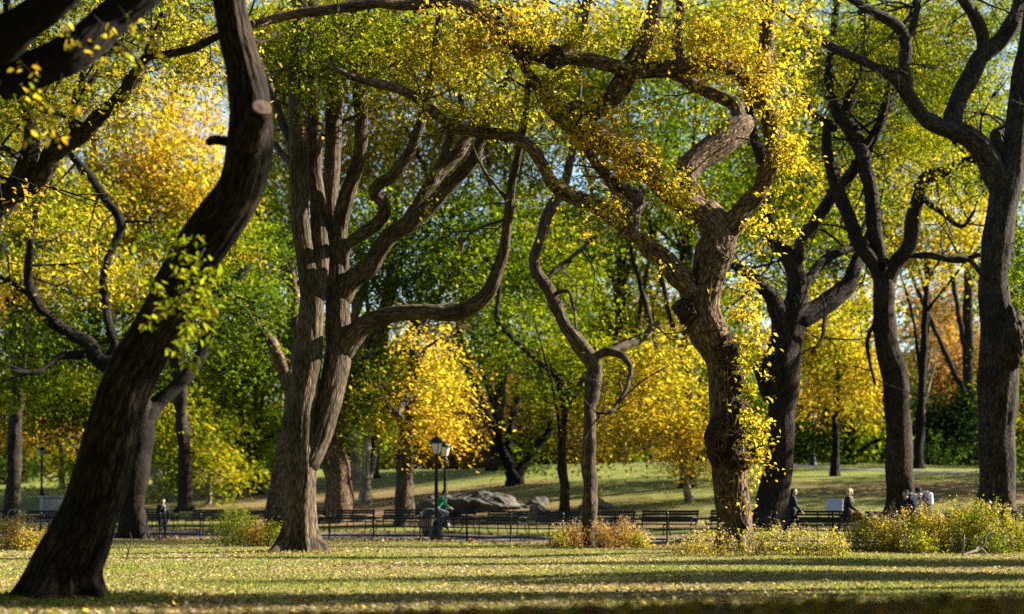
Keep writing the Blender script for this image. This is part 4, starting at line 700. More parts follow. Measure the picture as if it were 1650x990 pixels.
# tall crowns that close the canopy high up
bg('tall_elm', 'tall yellow-green crown closing the sky at the upper left', 150, 112, 20, (150, 200), [(160, 60, 190, 90, 6, 1.1, .58, .1), (330, 40, 120, 80, 6, .8, .6, .1), (40, 150, 90, 90, 5, 1.0, .6, .1)], seed=91, nl=6)
bg('tall_elm', 'tall olive crown high behind the upright grey stems', 470, 126, 20, (470, 200), [(470, 120, 110, 150, 6, 1.4, .58, .1), (430, 330, 60, 110, 5, 1.6, .5, .1), (640, 60, 150, 90, 6, 1.0, .62, .08)], seed=92, nl=6)
bg('tall_elm', 'tall green crown above the rightmost trunk and its big bent limb', 1560, 122, 20, (1560, 250), [(1500, 70, 160, 100, 6, .9, .48, .08), (1600, 250, 90, 100, 5, 1.1, .5, .1), (1340, 60, 130, 90, 6, .9, .5, .08), (1420, 260, 90, 80, 6, 1.2, .5, .08)], seed=93, nl=6)
bg('tall_elm', 'tall golden-green crown filling the sky above the gnarled tree', 1000, 124, 20, (1000, 250), [(980, 60, 170, 100, 6, 1.0, .62, .08), (1180, 60, 130, 100, 6, 1.1, .58, .08), (1260, 250, 70, 110, 5, 1.3, .5, .08), (1130, 250, 110, 90, 5, 1.0, .46, .08)], seed=94, nl=6)

# unseen grove elms added round the viewer to block sky light: one, then copies
def grove_elm():
    h = 9.0; root = empty('grove_elm', (0, 0, 0), '', ''); rg = np.random.default_rng(500)
    V, FA, BK, _ = tube_mesh(np.array([[0, 0, -.4, .55], [.1, 0, 2, .45], [-.2, .1, 5, .42], [.1, 0, 8, .34], [.3, 0, 12, .2]]), 20, .3, 1, .5, 1, 7, gz=0); link('trunk', mesh_np('trunk', V, FA, vec=BK), root, [M_BARK])
    for k in range(6):
        a = k * 1.05 + rg.normal(0, .2); c, s = math.cos(a), math.sin(a); V, FA, BK, _ = tube_mesh(np.array([[0, 0, 5 + k * .4, .22], [1.5 * c, 1.5 * s, 7.5, .18], [3.8 * c, 3.8 * s, 10, .12], [6 * c, 6 * s, 13, .05]]), 10, .4, 1, seed=k); link('limb', mesh_np('limb', V, FA, vec=BK), root, [M_BARK])
    n = 52000; c = unit(rg.normal(0, 1, (420, 3))) * rg.random((420, 1)) ** .4 * [8.5, 8.5, 5] + [0, 0, 11]; q = c[rg.integers(0, 420, n)] + rg.normal(0, 1, (n, 3)) * [.5, .5, .2]
    leaf_mesh('crown', q, .24, np.clip(rg.normal(.52, .09, n), 0, .9), root, rg=rg); return root
GS = [(-14, 6), (-16, -8), (-4, -13), (9, -12), (20, -4), (-28, -2), (0, -26), (16, -24), (-18, -24), (-26, 14), (4, -3), (-9, -4), (26, 6), (-22, 26), (-30, 38), (28, -16), (-34, -14), (20, 3), (36, 0), (42, 9), (38, -11), (50, 2), (-24, -22), (6, -36)]
ga = None
for i, (x, d) in enumerate(GS):
    if ga is None: ga = o = grove_elm()
    else:
        o = ga.copy(); COL.objects.link(o)
        for ch in list(ga.children): c = ch.copy(); COL.objects.link(c); c.parent = o
    o.location = (x, d, float(G(x, d))); o.rotation_euler = (0, 0, i * 1.3); o.scale = (1, 1, 1 + .06 * (i % 3)); tag(o, 'unseen grove elm added round the viewer to block sky light', 'tree', 'elms behind the viewer')

# unseen belt of leaves added behind and beside the viewer to block low sky
n = 90000
a = rng.uniform(R(128), R(412), n); rad_ = 78 + rng.normal(0, 5, n); q = np.stack([np.cos(a) * rad_, 25 + np.sin(a) * rad_, .3 + 20 * rng.random(n) ** 1.2 * (.8 + .2 * np.sin(7 * a))], -1)
q = q[~((q[:, 1] > 25) & (np.abs(q[:, 0]) < .36 * q[:, 1]))]
tag(leaf_mesh('sky_block_leaves', q, .85, np.clip(rng.normal(.35, .15, len(q)), 0, .93), None, rg=rng), 'unseen leaf belt added behind the viewer to block low sky light', 'woods', kind='stuff')

# ------------------------------------------------------------------ rock outcrop
def rock():
    d = 88; b = GP(775, d); bm = bmesh.new(); rg = np.random.default_rng(2)
    lumps = [(700, 830, 40, 32, 1.3), (745, 820, 42, 26, 1.5), (790, 818, 52, 28, 1.6), (840, 830, 50, 22, 1.4), (880, 838, 36, 13, 1.0), (915, 843, 30, 8, .8), (800, 806, 30, 12, 1.0), (722, 812, 26, 16, 1.0)]
    for (px, py, rx, rz, ry) in lumps:
        c = P(px, py, d); r = bmesh.ops.create_icosphere(bm, subdivisions=4, radius=1)
        bmesh.ops.transform(bm, matrix=Matrix.Translation(c - b) @ Matrix.Rotation(rg.normal(0, .15), 4, 'Y') @ Matrix.Diagonal((rx / F * d, ry, rz / F * d, 1)), verts=r['verts'])
    return d, b, bm
def evaluated(bm, mods):
    me = bpy.data.meshes.new('tmp'); bm.to_mesh(me); bm.free(); o = bpy.data.objects.new('tmp', me); COL.objects.link(o)
    for typ, kw in mods:
        m = o.modifiers.new('m', typ)
        for k, v in kw.items(): setattr(m, k, v)
    dg = bpy.context.evaluated_depsgraph_get(); out = bpy.data.meshes.new_from_object(o.evaluated_get(dg)); bpy.data.objects.remove(o); bpy.data.meshes.remove(me); return out
d, b, bm = rock(); me = evaluated(bm, [('REMESH', dict(mode='VOXEL', voxel_size=.07)), ('SMOOTH', dict(iterations=4))]); me.name = 'rock'
V = np.zeros(len(me.vertices) * 3, np.float32); me.vertices.foreach_get('co', V); V = V.reshape(-1, 3); rg = np.random.default_rng(9); disp = 0
for f, a in ((.9, .12), (1.9, .08), (4, .05), (9, .022)):
    for _ in range(4): k = rg.normal(0, f, 3) * [1, 1, 2.2]; disp = disp + a * .5 * (1 - 2 * np.abs(np.sin(V @ k + rg.uniform(0, 6))))
Nn = np.zeros(len(V) * 3, np.float32); me.vertices.foreach_get('normal', Nn); V = V + Nn.reshape(-1, 3) * disp[:, None]
me.vertices.foreach_set('co', V.astype(np.float32).ravel()); me.update()
M_ROCK = plain('schist', (0.052, 0.047, 0.039), 0.9, var=.55, scale=1.6, bump=.7)
ro = tag(link('rock_outcrop', me, None, [M_ROCK]), 'long low grey bedrock outcrop rising from the grass behind the benches', 'rock'); ro.location = b
for (px, py, r, lab) in [(868, 838, .34, 'small pale stone leaning on the right end of the bedrock outcrop'), (960, 838, .5, 'flat pale boulder behind the bent trunk')]:
    bm = bmesh.new(); bmesh.ops.create_icosphere(bm, subdivisions=4, radius=1); rg = np.random.default_rng(int(px)); c = GP(px, 84)
    for v in bm.verts:
        n = v.co.copy(); h = 1 + sum(.09 * math.sin(n.dot(Vector(k)) * 2.5 + i) for i, k in enumerate([(1, .3, 2), (-2, 1, .4), (.2, 2, 1.5), (3, -1, 2)])); v.co = Vector((n.x * r * 1.6, n.y * r, n.z * r * .8)) * h
    me = bpy.data.meshes.new('stone'); bm.to_mesh(me); bm.free(); o = tag(link('stone', me, None, [plain('pale_schist', (.12, .11, .095), .9, var=.3, scale=3, bump=.5)]), lab, 'rock'); o.location = c + [0, 0, r * .3]

# ------------------------------------------------------------------ fence along the near side of the walk
f_px = [-60, 5, 66, 130, 193, 258, 323, 390, 460, 531, 602, 677, 752, 823, 907, 991, 1075, 1162, 1250, 1342, 1440, 1545, 1660]
def fence_point(px):
    lo = np.linspace(40, 90, 4000); x = (px - CX) / F * lo; i = np.argmin(np.abs(lo - fence_d(x))); return np.array([x[i], lo[i], float(G(x[i], lo[i]))])
fps = [fence_point(p) for p in f_px]
fo = empty('iron_fence', fps[10], 'low black iron railing with ball-topped posts along the near edge of the walk', 'fence'); o0 = fps[10]
for p in fps:
    MB().lathe([(.055, -.1), (.055, .03), (.038, .06), (.034, .9), (.05, .92), (.05, .95), (.022, .97), (.04, 1.01), (.052, 1.05), (.04, 1.09), (.008, 1.12)], tuple(p - o0), 10).build('post', M_IRON, fo)
for h, r in ((.88, .034), (.55, .026), (.22, .034)):
    MB().tube([tuple(p - o0 + [0, 0, h]) for p in fps], r, 6).build('rail', M_IRON, fo)
# scrolled ends where the railing opens beside the lamp
for px, s in ((684, 1), (747, -1)):
    c = fence_point(px) - o0; MB().tube([tuple(c + [s * .28 * (1 - math.cos(a)) - s * .1, 0, .62 + .36 * math.sin(a)]) for a in np.linspace(0, 2.6, 12)], .022, 6).build('scroll', M_IRON, fo)

# ------------------------------------------------------------------ benches on the far side of the walk
def bench_mesh():
    root = empty('park_bench', (0, 0, 0), '', '')
    for i, (z, y) in enumerate(((.56, .20), (.68, .235), (.80, .27), (.90, .295))):
        MB().box((0, y, z), (2.3, .028, .085), rx=R(-15), bev=.006).build('back_slat', M_BENCH, root)
    for i in range(5): MB().box((0, -.22 + i * .095, .44 + .012 * abs(i - 2) - .01), (2.3, .075, .028), bev=.006).build('seat_slat', M_BENCH, root)
    for x in (-1.08, 0, 1.08):
        m = MB(); m.tube([(x, -.30, 0), (x, -.24, .2), (x, -.25, .42)], .022, 6); m.tube([(x, .34, 0), (x, .2, .22), (x, .16, .42), (x, .22, .60), (x, .31, .95)], .022, 6); m.tube([(x, -.25, .42), (x, .16, .42)], .02, 6); m.build('leg', M_IRON, root)
    for x in (-1.12, 1.12):
        MB().tube([(x, .24, .66), (x, 0, .70), (x, -.22, .66), (x, -.29, .55), (x, -.22, .45), (x, -.12, .5)], .02, 6).build('armrest', M_IRON, root)
    return root
def copy_tree(o, parent=None):
    c = o.copy(); COL.objects.link(c)
    if parent is not None: c.parent = parent; c.matrix_parent_inverse = o.matrix_parent_inverse
    for ch in list(o.children): copy_tree(ch, c)
    return c
bl = ['bench cut by the left edge of the picture', 'bench in front of the grey stone block', 'bench mostly hidden by the foot of the leaning trunk', 'bench right behind the standing person in the scarf', 'bench just right of the standing person in the scarf', 'bench behind the green shrubs left of the many-stemmed trunk', 'bench hidden by the many-stemmed trunk',
      'bench in front of the thick trunk right of the many-stemmed one', 'bench left of the wooden litter bin', 'bench behind the cyclist in green', 'bench in front of the middle of the rock outcrop', 'bench in front of the right end of the rock outcrop', 'bench behind the bent slender trunk', 'bench in the open left of the gnarled trunk', 'bench hidden by the gnarled trunk',
      'bench between the long-haired walker and the white panel', 'bench behind the shrubs at the hollow elm', 'bench behind the tallest shrub by the edge trunk', 'bench beyond the right edge trunk']
proto = None; dist = 0; pos = []; s = np.linspace(-26, 24, 3000); pd = fence_d(s) + 7.0; seg = np.concatenate([[0], np.cumsum(np.hypot(np.diff(s), np.diff(pd)))])
for i in range(len(bl)):
    q = 1.5 + i * 2.8 * 1.0; x = float(np.interp(q, seg, s)); dd = float(np.interp(q, seg, pd)); x2 = float(np.interp(q + .5, seg, s)); d2 = float(np.interp(q + .5, seg, pd))
    pos.append((x, dd, math.atan2(d2 - dd, x2 - x)))
for i, (x, dd, a) in enumerate(pos):
    o = bench_mesh() if proto is None else copy_tree(proto); proto = proto or o
    o.location = (x, dd, float(G(x, dd)) - .01); o.rotation_euler = (0, 0, a); tag(o, 'black slatted ' + bl[i], 'bench', 'long row of park benches')

# ------------------------------------------------------------------ lamps
def lamp(px, d, h, label):
    b = GP(px, d); o = empty('street_lamp', b, label, 'street lamp', 'park lamp posts'); k = h / 4.0
    MB().lathe([(.27, -.1), (.27, .10), (.22, .16), (.20, .40), (.17, .48), (.13, .62), (.15, .66), (.10, .74)], n=16, flute=.05).build('base', M_IRON, o)
    MB().lathe([(.085, .70), (.075, 1.2 * k), (.065, 2.9 * k), (.09, 2.93 * k), (.09, 2.97 * k), (.06, 3.0 * k), (.06, 3.12 * k), (.10, 3.16 * k), (.075, 3.22 * k), (.11, 3.28 * k)], n=12, flute=.12).build('post', M_IRON, o)
    g = MB().lathe([(.10, 3.29 * k), (.13, 3.35 * k), (.19, 3.55 * k), (.225, 3.68 * k), (.20, 3.72 * k)], n=16).build('glass_globe', M_GLASS, o)
    c = MB()
    for j in range(4): a = j * math.pi / 2 + .4; c.tube([(.115 * math.cos(a), .115 * math.sin(a), 3.28 * k), (.245 * math.cos(a), .245 * math.sin(a), 3.70 * k)], .014, 5)
    c.build('lantern_rib', M_IRON, o)
    MB().lathe([(.25, 3.69 * k), (.255, 3.72 * k), (.23, 3.80 * k), (.16, 3.88 * k), (.10, 3.91 * k), (.06, 3.93 * k), (.05, 3.96 * k), (.012, 4.0 * k), (.004, 4.06 * k)], n=16).build('cap', M_IRON, o)
lamp(703, 64.5, 3.98, 'tallest near black lamp post with a frosted glass lantern by the gap in the railing')
lamp(717, 76, 3.85, 'black lamp post close behind and right of the tallest one')
lamp(789, 168, 3.7, 'tiny far lamp post alone on the crest of the lawn')
lamp(1310, 108, 3.6, 'shaded lamp post beside the slope path right of the broad elm')
lamp(67, 112, 3.6, 'lamp post at left behind the grey stone block with its top lost in leaves')

# ------------------------------------------------------------------ litter bins, stone block, panel
def litter_bin(px, d, label):
    b = GP(px, d); o = empty('litter_bin', b, label, 'litter bin', 'litter bins by the walk'); sl = MB()
    M_SLAT = plain('bin_slat', (.20, .12, .065), .7, var=.3)
    for k in range(18): a = k * 2 * math.pi / 18; sl.box((.27 * math.cos(a), .27 * math.sin(a), .46), (.022, .062, .72), rz=a, bev=.004)
    sl.build('slats', M_SLAT, o)
    MB().lathe([(.22, .06), (.245, .10), (.245, .80), (.2, .82)], n=18).build('liner', M_IRON, o)
    for z in (.14, .78): MB().lathe([(.285, z), (.295, z + .01), (.295, z + .04), (.285, z + .05)], n=24).build('hoop', M_IRON, o)
    h = MB(); h.tube([(-.29, 0, .8), (-.27, 0, .97), (-.15, 0, 1.06), (0, 0, 1.08), (.15, 0, 1.06), (.27, 0, .97), (.29, 0, .8)], .03, 8); h.build('hood', M_STONE, o)
litter_bin(691, 67.6, 'wooden-slatted litter bin left of the tallest lamp post'); litter_bin(23, 78, 'dark litter bin at the left edge in front of the stone block')
b = GP(83, 87); o = empty('stone_block', b, 'grey granite pedestal block behind the railing at left', 'pedestal', rz=R(28))
MB().box((0, 0, .14), (1.22, 1.0, .32), bev=.03).build('plinth', M_STONE, o); MB().box((0, 0, .86), (1.02, .82, 1.12), bev=.02).build('block', M_STONE, o); MB().box((0, 0, 1.475), (1.10, .90, .11), bev=.02).build('cap', M_STONE, o)
x, dd = 11.9, 63.0; b = np.array([x, dd, float(G(x, dd))]); o = empty('notice_panel', b, 'tilted blank white panel on two legs behind the benches', 'sign', rz=R(-20))
MB().box((0, 0, 1.02), (.62, .035, .52), rx=R(-35), bev=.008).build('panel', M_PANEL, o)
for sx in (-.2, .2): MB().box((sx, .03, .44), (.05, .05, 1.0), bev=.006).build('leg', M_IRON, o)
# ------------------------------------------------------------------ shrubs
M_STEM = plain('shrub_stem', (.14, .10, .05), .9)
def shrub(px, d, wpx, hpx, tint, label, seed, tan=.3, up=.8, dens=1.0, L=.085, group='shrubs along the walk', sd=.07):
    rg = np.random.default_rng(seed); b = GP(px, d); o = empty('shrub', b, label, 'shrub', group); wm, hm = wpx / F * d, hpx / F * d
    ns = int(26 * dens * max(1, wm)); st, P_, T_, Q_, QT = [], [], [], [], []
    for _ in range(ns):
        p0 = np.array([rg.normal(0, .2) * wm, rg.normal(0, .18) * wm, 0]); h = hm * rg.choice([.45, .7, .95, 1.0, 1.25]) * rg.uniform(.85, 1.1) * (1 - .5 * min(1, (abs(p0[0]) / wm * 2) ** 2)); lean = np.array([p0[0] * .9 + rg.normal(0, .12), p0[1] * .8 + rg.normal(0, .12), 0]) * (1.15 - .4 * up)
        p1 = p0 + lean * .5 + [0, 0, h * .6]; p2 = p0 + lean + [rg.normal(0, .06), rg.normal(0, .06), h]
        st.append(tube_mesh(np.array([[*p0, .009], [*p1, .007], [*p2, .003]]), 4, .25, 0)[:3])
        n = int(46 * dens * h / .8); t = rg.uniform(.08, 1, n)[:, None]; q = (1 - t) ** 2 * p0 + 2 * t * (1 - t) * p1 + t * t * p2
        sp = (.14 * (1 - t) + .05) * (1.2 if up < .6 else 1)
        P_.append(q + rg.normal(0, 1, (n, 3)) * sp); ct = rg.normal(tint, sd); T_.append(np.clip(ct + rg.normal(0, .05, n) + .05 * (t[:, 0] - .5), 0, .93))
        if rg.random() < tan:
            m = int(22 * dens); Q_.append(p2 + rg.normal(0, 1, (m, 3)) * [.06, .06, .09] + [0, 0, .02]); QT.append(np.clip(rg.normal(.985, .02, m), .9, 1))
    V, FA, BK = merge(st); tag(link('stems', mesh_np('stems', V, FA, vec=BK), o, [M_STEM]), kind='stuff')
    leaf_mesh('foliage', np.vstack(P_), L, np.concatenate(T_), o, rg=rg, wid=.45, droop=.1, tilt=1.0)
    if Q_: tag(leaf_mesh('seed_heads', np.vstack(Q_), .05, np.concatenate(QT), o, rg=rg, wid=.6, droop=0, tilt=1.2), kind='stuff')
    return o
S_ = [(20, 52, 60, 44, .80, 'tan and rusty shrub at the left edge in front of the railing', .6), (52, 50.5, 46, 34, .74, 'lower tan shrub against the leaning trunk at left', .5),
      (372, 57, 60, 58, .42, 'tall feathery green shrub left of the many-stemmed trunk', 0), (402, 56, 36, 50, .46, 'upright yellow-green shrub between the feathery one and the tan one', .1), (418, 54.5, 30, 36, .86, 'small peach-tan shrub left of the many-stemmed trunk', .4), (440, 54, 30, 36, .47, 'small bright green shrub touching the many-stemmed trunk', 0),
      (902, 53.5, 34, 26, .60, 'yellow-green low shrub left of the bent trunk', .2), (922, 54, 30, 34, .945, 'reddish dry shrub hugging the bent trunk on its left', .4), (972, 53.5, 36, 38, .93, 'russet shrub just right of the bent trunk', .3), (1002, 54, 40, 36, .955, 'brown dry shrub second to the right of the bent trunk', .3), (1030, 53, 24, 22, .62, 'low olive tuft ending the shrubs by the bent trunk', .2),
      (1112, 42.6, 40, 32, .62, 'dark-stemmed sparse shrub left of the gnarled trunk', .5), (1150, 42.2, 44, 40, .66, 'yellowing shrub at the left foot of the gnarled trunk', .5), (1205, 42, 60, 46, .52, 'green shrub in front of the gnarled trunk', .4), (1250, 42, 60, 44, .55, 'yellow-green shrub right of the gnarled trunk', .4), (1285, 42.6, 50, 42, .60, 'shrub with pale tan tops below the walker with long dark hair', .9), (1325, 42.4, 50, 46, .52, 'green shrub below the tilted panel', .3), (1352, 41.8, 40, 34, .60, 'last low shrub of the clump round the gnarled trunk', .4),
      (1392, 49.5, 60, 48, .58, 'yellow shrub beside the blond walker', .4), (1425, 48.8, 56, 54, .62, 'tan-topped shrub in front of the hollow elm', .8), (1465, 49.2, 60, 58, .56, 'green-yellow shrub under the walker with the white backpack', .3), (1505, 48.8, 66, 62, .64, 'golden shrub under the stooping walker', .6), (1550, 49, 80, 76, .52, 'tallest yellow-green shrub left of the edge trunk', .3), (1582, 48.6, 60, 78, .48, 'tall bright green shrub touching the edge trunk', .2), (1625, 48.5, 60, 56, .54, 'olive shrub in front of the edge trunk', .5), (1652, 49, 60, 54, .40, 'dark green shrub cut by the right edge', .2),
      (1480, 47.6, 46, 32, .50, 'low shrub at the front of the yellow bank', .1), (1600, 47.4, 60, 36, .36, 'low dark shrub behind the fallen bough', .1)]
for i, (px, d, wpx, hpx, tint, lab, tan) in enumerate(S_): shrub(px, d, wpx, hpx * (.88 if 1100 < px < 1360 else 1), tint if tint > .9 else tint + .01, lab, 400 + i, tan, up=.95 if 'feathery' in lab else .75, dens=.85 if 1100 < px < 1360 else 1.3, sd=.08, L=.072)

for i, (px, d, wpx, hpx, tint, lab) in enumerate([(30, 128, 90, 50, .12, 'dark bush on the far slope above the asphalt path at left'), (290, 122, 80, 40, .34, 'green bush on the far slope left of the standing person'), (395, 118, 70, 44, .46, 'olive bush on the far slope under the yellow-green tree'), (470, 132, 70, 44, .2, 'dark green bush beyond the many-stemmed trunk'), (745, 158, 80, 34, .93, 'brown thicket on the crest right of the lamps'),
        (1010, 126, 60, 26, .45, 'low green bush at the foot of the copper tree'), (1290, 118, 70, 60, .14, 'dark bush right of the broad elm'), (1410, 128, 80, 46, .2, 'dark bush left of the hollow elm on the slope'), (1500, 116, 80, 44, .08, 'blackish evergreen bush between hollow elm and edge trunk'), (1635, 110, 50, 60, .12, 'dark bush beyond the right edge trunk')]):
    shrub(px, d, wpx, hpx, tint, lab, 450 + i, .0, up=.6, dens=.55, sd=.07, L=.24, group='bushes on the far slope')

# ------------------------------------------------------------------ people
def capsule(bm, p0, p1, r0, r1, n=10, sq=(1, 1)):
    p0, p1 = Vector(p0), Vector(p1); ax = p1 - p0; L = ax.length
    if L < 1e-5: ax = Vector((0, 0, 1)); p1 = p0 + ax * 1e-4; L = 1e-4
    q = ax.to_track_quat('Z', 'Y').to_matrix(); rings = []
    pr = [(r0 * math.sin(a), -r0 * math.cos(a)) for a in np.linspace(.12, 1.57, 5)] + [(r1 * math.cos(a), L + r1 * math.sin(a)) for a in np.linspace(0, 1.45, 5)]
    for r, z in pr: rings.append([bm.verts.new(p0 + q @ Vector((r * sq[0] * math.cos(k / n * 6.2832), r * sq[1] * math.sin(k / n * 6.2832), z))) for k in range(n)])
    for a, b in zip(rings, rings[1:]):
        for k in range(n): bm.faces.new((a[k], a[(k + 1) % n], b[(k + 1) % n], b[k]))
    bm.faces.new(list(reversed(rings[0]))); bm.faces.new(rings[-1])
def blob(name, caps, parent, mats, vox=.014, smooth=3):
    """one continuous surface from capsules (p0, p1, r0, r1, material index)"""
    bm = bmesh.new()
    for c in caps: capsule(bm, *c[:4])
    bmesh.ops.recalc_face_normals(bm, faces=bm.faces)
    me = evaluated(bm, [('REMESH', dict(mode='VOXEL', voxel_size=vox)), ('SMOOTH', dict(iterations=smooth, factor=.5))]); me.name = name
    o = link(name, me, parent, mats)
    n = len(me.polygons); C = np.zeros(n * 3, np.float32); me.polygons.foreach_get('center', C); C = C.reshape(-1, 3); best = np.full(n, 1e9); mi = np.zeros(n, np.int32)
    for p0, p1, r0, r1, k in [c[:5] for c in caps]:
        p0, p1 = np.array(p0, float), np.array(p1, float); ax = p1 - p0; t = np.clip(((C - p0) @ ax) / max(1e-9, ax @ ax), 0, 1)
        dd = np.linalg.norm(C - p0 - t[:, None] * ax, axis=1) - (r0 + (r1 - r0) * t); m = dd < best; best[m] = dd[m]; mi[m] = k
    me.polygons.foreach_set('material_index', mi); return o
def lerp(a, b, t): return tuple(np.array(a) * (1 - t) + np.array(b) * t)
PID = ['0']
def person(loc, yaw, label, J, top, legs, hair, shoes=(.02, .02, .022), coat=None, coat_len=.0, hair_style='short', scarf=None, hat=None, scale=1.0, sleeves=True):
    """J: joints in metres, x forward, y left. top/legs/hair: colours"""
    PID[0] = str(int(PID[0]) + 1)
    o = empty('person', loc, label, 'person', rz=yaw); o.scale = (scale,) * 3
    skin, tp, lg, sh, ey = M_SKIN, cloth('top_' + PID[0], top), cloth('legs_' + PID[0], legs), cloth('shoes', shoes), cloth('eye', (.02, .015, .012))
    c = []; pel, ch, nk, hd = J['pelvis'], J['chest'], J['neck'], J['head']; f = Vector(J.get('look', (1, 0, 0))).normalized(); s = Vector((-f.y, f.x, 0)).normalized(); u = s.cross(f) * -1; u = f.cross(s)
    H = Vector(hd)
    c += [(lerp(pel, (pel[0], pel[1] + .07, pel[2]), 1), (pel[0], pel[1] - .07, pel[2]), .115, .115, 2), (pel, lerp(pel, ch, .5), .125, .12, 1), (lerp(pel, ch, .45), ch, .125, .145, 1)]
    for sy in (1, -1): c.append((ch, (ch[0], ch[1] + sy * .10, ch[2] + .02), .13, .11, 1))
    shl = {1: (ch[0], ch[1] + .175, ch[2] + .10), -1: (ch[0], ch[1] - .175, ch[2] + .10)}
    c += [(shl[1], shl[-1], .06, .06, 1), (lerp(ch, nk, .7), nk, .075, .052, 0), (nk, tuple(H - u * .05), .05, .05, 0)]
    c += [(tuple(H - f * .02 + u * .025), tuple(H + f * .015 + u * .02), .092, .088, 0), (tuple(H - u * .04 + f * .02), tuple(H - u * .085 + f * .045), .072, .045, 0), (tuple(H + f * .10 + u * .005), tuple(H + f * .118 - u * .03), .010, .016, 0),
          (tuple(H + f * .092 - u * .062 + s * .018), tuple(H + f * .092 - u * .062 - s * .018), .012, .012, 0)]
    for sy in (1, -1): c += [(tuple(H + s * sy * .092 - f * .01), tuple(H + s * sy * .096 - f * .015 - u * .03), .018, .013, 0), (tuple(H + s * sy * .034 + f * .092 + u * .004), tuple(H + s * sy * .036 + f * .092 + u * .004), .011, .011, 4), (tuple(H + s * sy * .02 + f * .093 + u * .03), tuple(H + s * sy * .05 + f * .085 + u * .03), .011, .009, 0)]
    for sy, k in ((1, 'l'), (-1, 'r')):
        el, wr = J['elbow_' + k], J['wrist_' + k]; c += [(shl[sy], el, .058, .044, 1), (el, lerp(el, wr, .9), .043, .034 if sleeves else .030, 1 if sleeves else 0), (lerp(el, wr, .9), wr, .027, .026, 0)]
        dr = (Vector(wr) - Vector(el)).normalized(); dr = Vector(J.get('hand_' + k, dr)).normalized(); sd_ = dr.cross(Vector((0, 1, 0)) if abs(dr.y) < .9 else Vector((1, 0, 0))).normalized(); pn = dr.cross(sd_)
        Wv = Vector(wr); kn = Wv + dr * .085
        for q in (-.022, 0, .022): c.append((tuple(Wv + dr * .01 + sd_ * q * .7), tuple(kn + sd_ * q), .017, .014, 0))
        for fi, (q, l) in enumerate(((-.033, .066), (-.011, .080), (.011, .074), (.033, .056))):
            a0 = kn + sd_ * q; a1 = a0 + (dr * .8 + pn * .35 * sy).normalized() * l * .55; a2 = a1 + (dr * .4 + pn * .8 * sy).normalized() * l * .5; c += [(tuple(a0), tuple(a1), .0092, .0085, 0), (tuple(a1), tuple(a2), .0085, .0075, 0)]
        t0 = Wv + dr * .025 - sd_ * .026; t1_ = t0 + (dr * .6 - sd_ * .7 + pn * .2 * sy).normalized() * .045; c += [(tuple(t0), tuple(t1_), .013, .011, 0), (tuple(t1_), tuple(t1_ + (dr * .9 + pn * .3 * sy).normalized() * .032), .011, .009, 0)]
        kn_, an = J['knee_' + k], J['ankle_' + k]; hp = (pel[0], pel[1] + sy * .085, pel[2] - .03); c += [(hp, kn_, .092, .064, 2), (kn_, lerp(kn_, an, .35), .060, .058, 2), (lerp(kn_, an, .3), an, .060, .045, 2)]
        toe = J.get('toe_' + k, (1, 0, -.25)); T_ = Vector(toe).normalized(); A_ = Vector(an); c += [(tuple(A_ - T_ * .05 - Vector((0, 0, .035))), tuple(A_ + T_ * .15 - Vector((0, 0, .045))), .042, .036, 3)]
    blob('body', c, o, [skin, tp, lg, sh, ey], .0135, 2)
    if coat:
        cm = cloth('coat_' + PID[0], coat); k_ = []
        k_ += [(pel, lerp(pel, ch, .5), .15, .145, 0), (lerp(pel, ch, .4), ch, .15, .165, 0), (shl[1], shl[-1], .075, .075, 0), (lerp(ch, nk, .55), lerp(ch, nk, .8), .085, .08, 0)]
        for sy, k in ((1, 'l'), (-1, 'r')):
            k_ += [(shl[sy], J['elbow_' + k], .072, .060, 0), (J['elbow_' + k], lerp(J['elbow_' + k], J['wrist_' + k], .93), .058, .046, 0), ((ch[0], ch[1] + sy * .08, ch[2]), (ch[0], ch[1] + sy * .09, ch[2] + .03), .145, .12, 0)]
            hp = (pel[0], pel[1] + sy * .07, pel[2]); k_.append((hp, lerp(hp, J['knee_' + k], coat_len), .135, .125, 0))
            for q in (.5, .8): k_.append((lerp(hp, J['knee_' + k], coat_len * q), (pel[0], pel[1], pel[2] - .3 * coat_len * q), .12, .12, 0))
        blob('coat', k_, o, [cm], .016, 3)
    hm = cloth('hair_' + PID[0], hair); hc = [(tuple(H - f * .035 + u * .045), tuple(H + f * .005 + u * .058), .088, .075, 0), (tuple(H - f * .05 + u * .01), tuple(H - f * .055 - u * .03), .08, .066, 0)]
    for sy in (1, -1): hc.append((tuple(H + s * sy * .06 + u * .035 - f * .01), tuple(H + s * sy * .075 - f * .03 - u * .02), .042, .035, 0))
    if hair_style == 'long':
        for sy in (1, 0, -1): hc += [(tuple(H + s * sy * .06 - f * .06), tuple(H + s * sy * .075 - f * .10 - u * .22), .055, .06, 0), (tuple(H + s * sy * .075 - f * .10 - u * .2), tuple(H + s * sy * .06 - f * .12 - u * .42), .058, .03, 0)]
    if hair_style == 'bob':
        for sy in (1, 0, -1): hc += [(tuple(H + s * sy * .07 - f * .03 + u * .02), tuple(H + s * sy * .085 - f * .035 - u * .09), .06, .05, 0)]
        hc.append((tuple(H + f * .05 + u * .07), tuple(H - f * .02 + u * .085), .04, .06, 0))
    if hair_style == 'bun': hc.append((tuple(H - f * .13 + u * .03), tuple(H - f * .14 + u * .04), .045, .045, 0))
    blob('hair', hc, o, [hm], .013, 2)
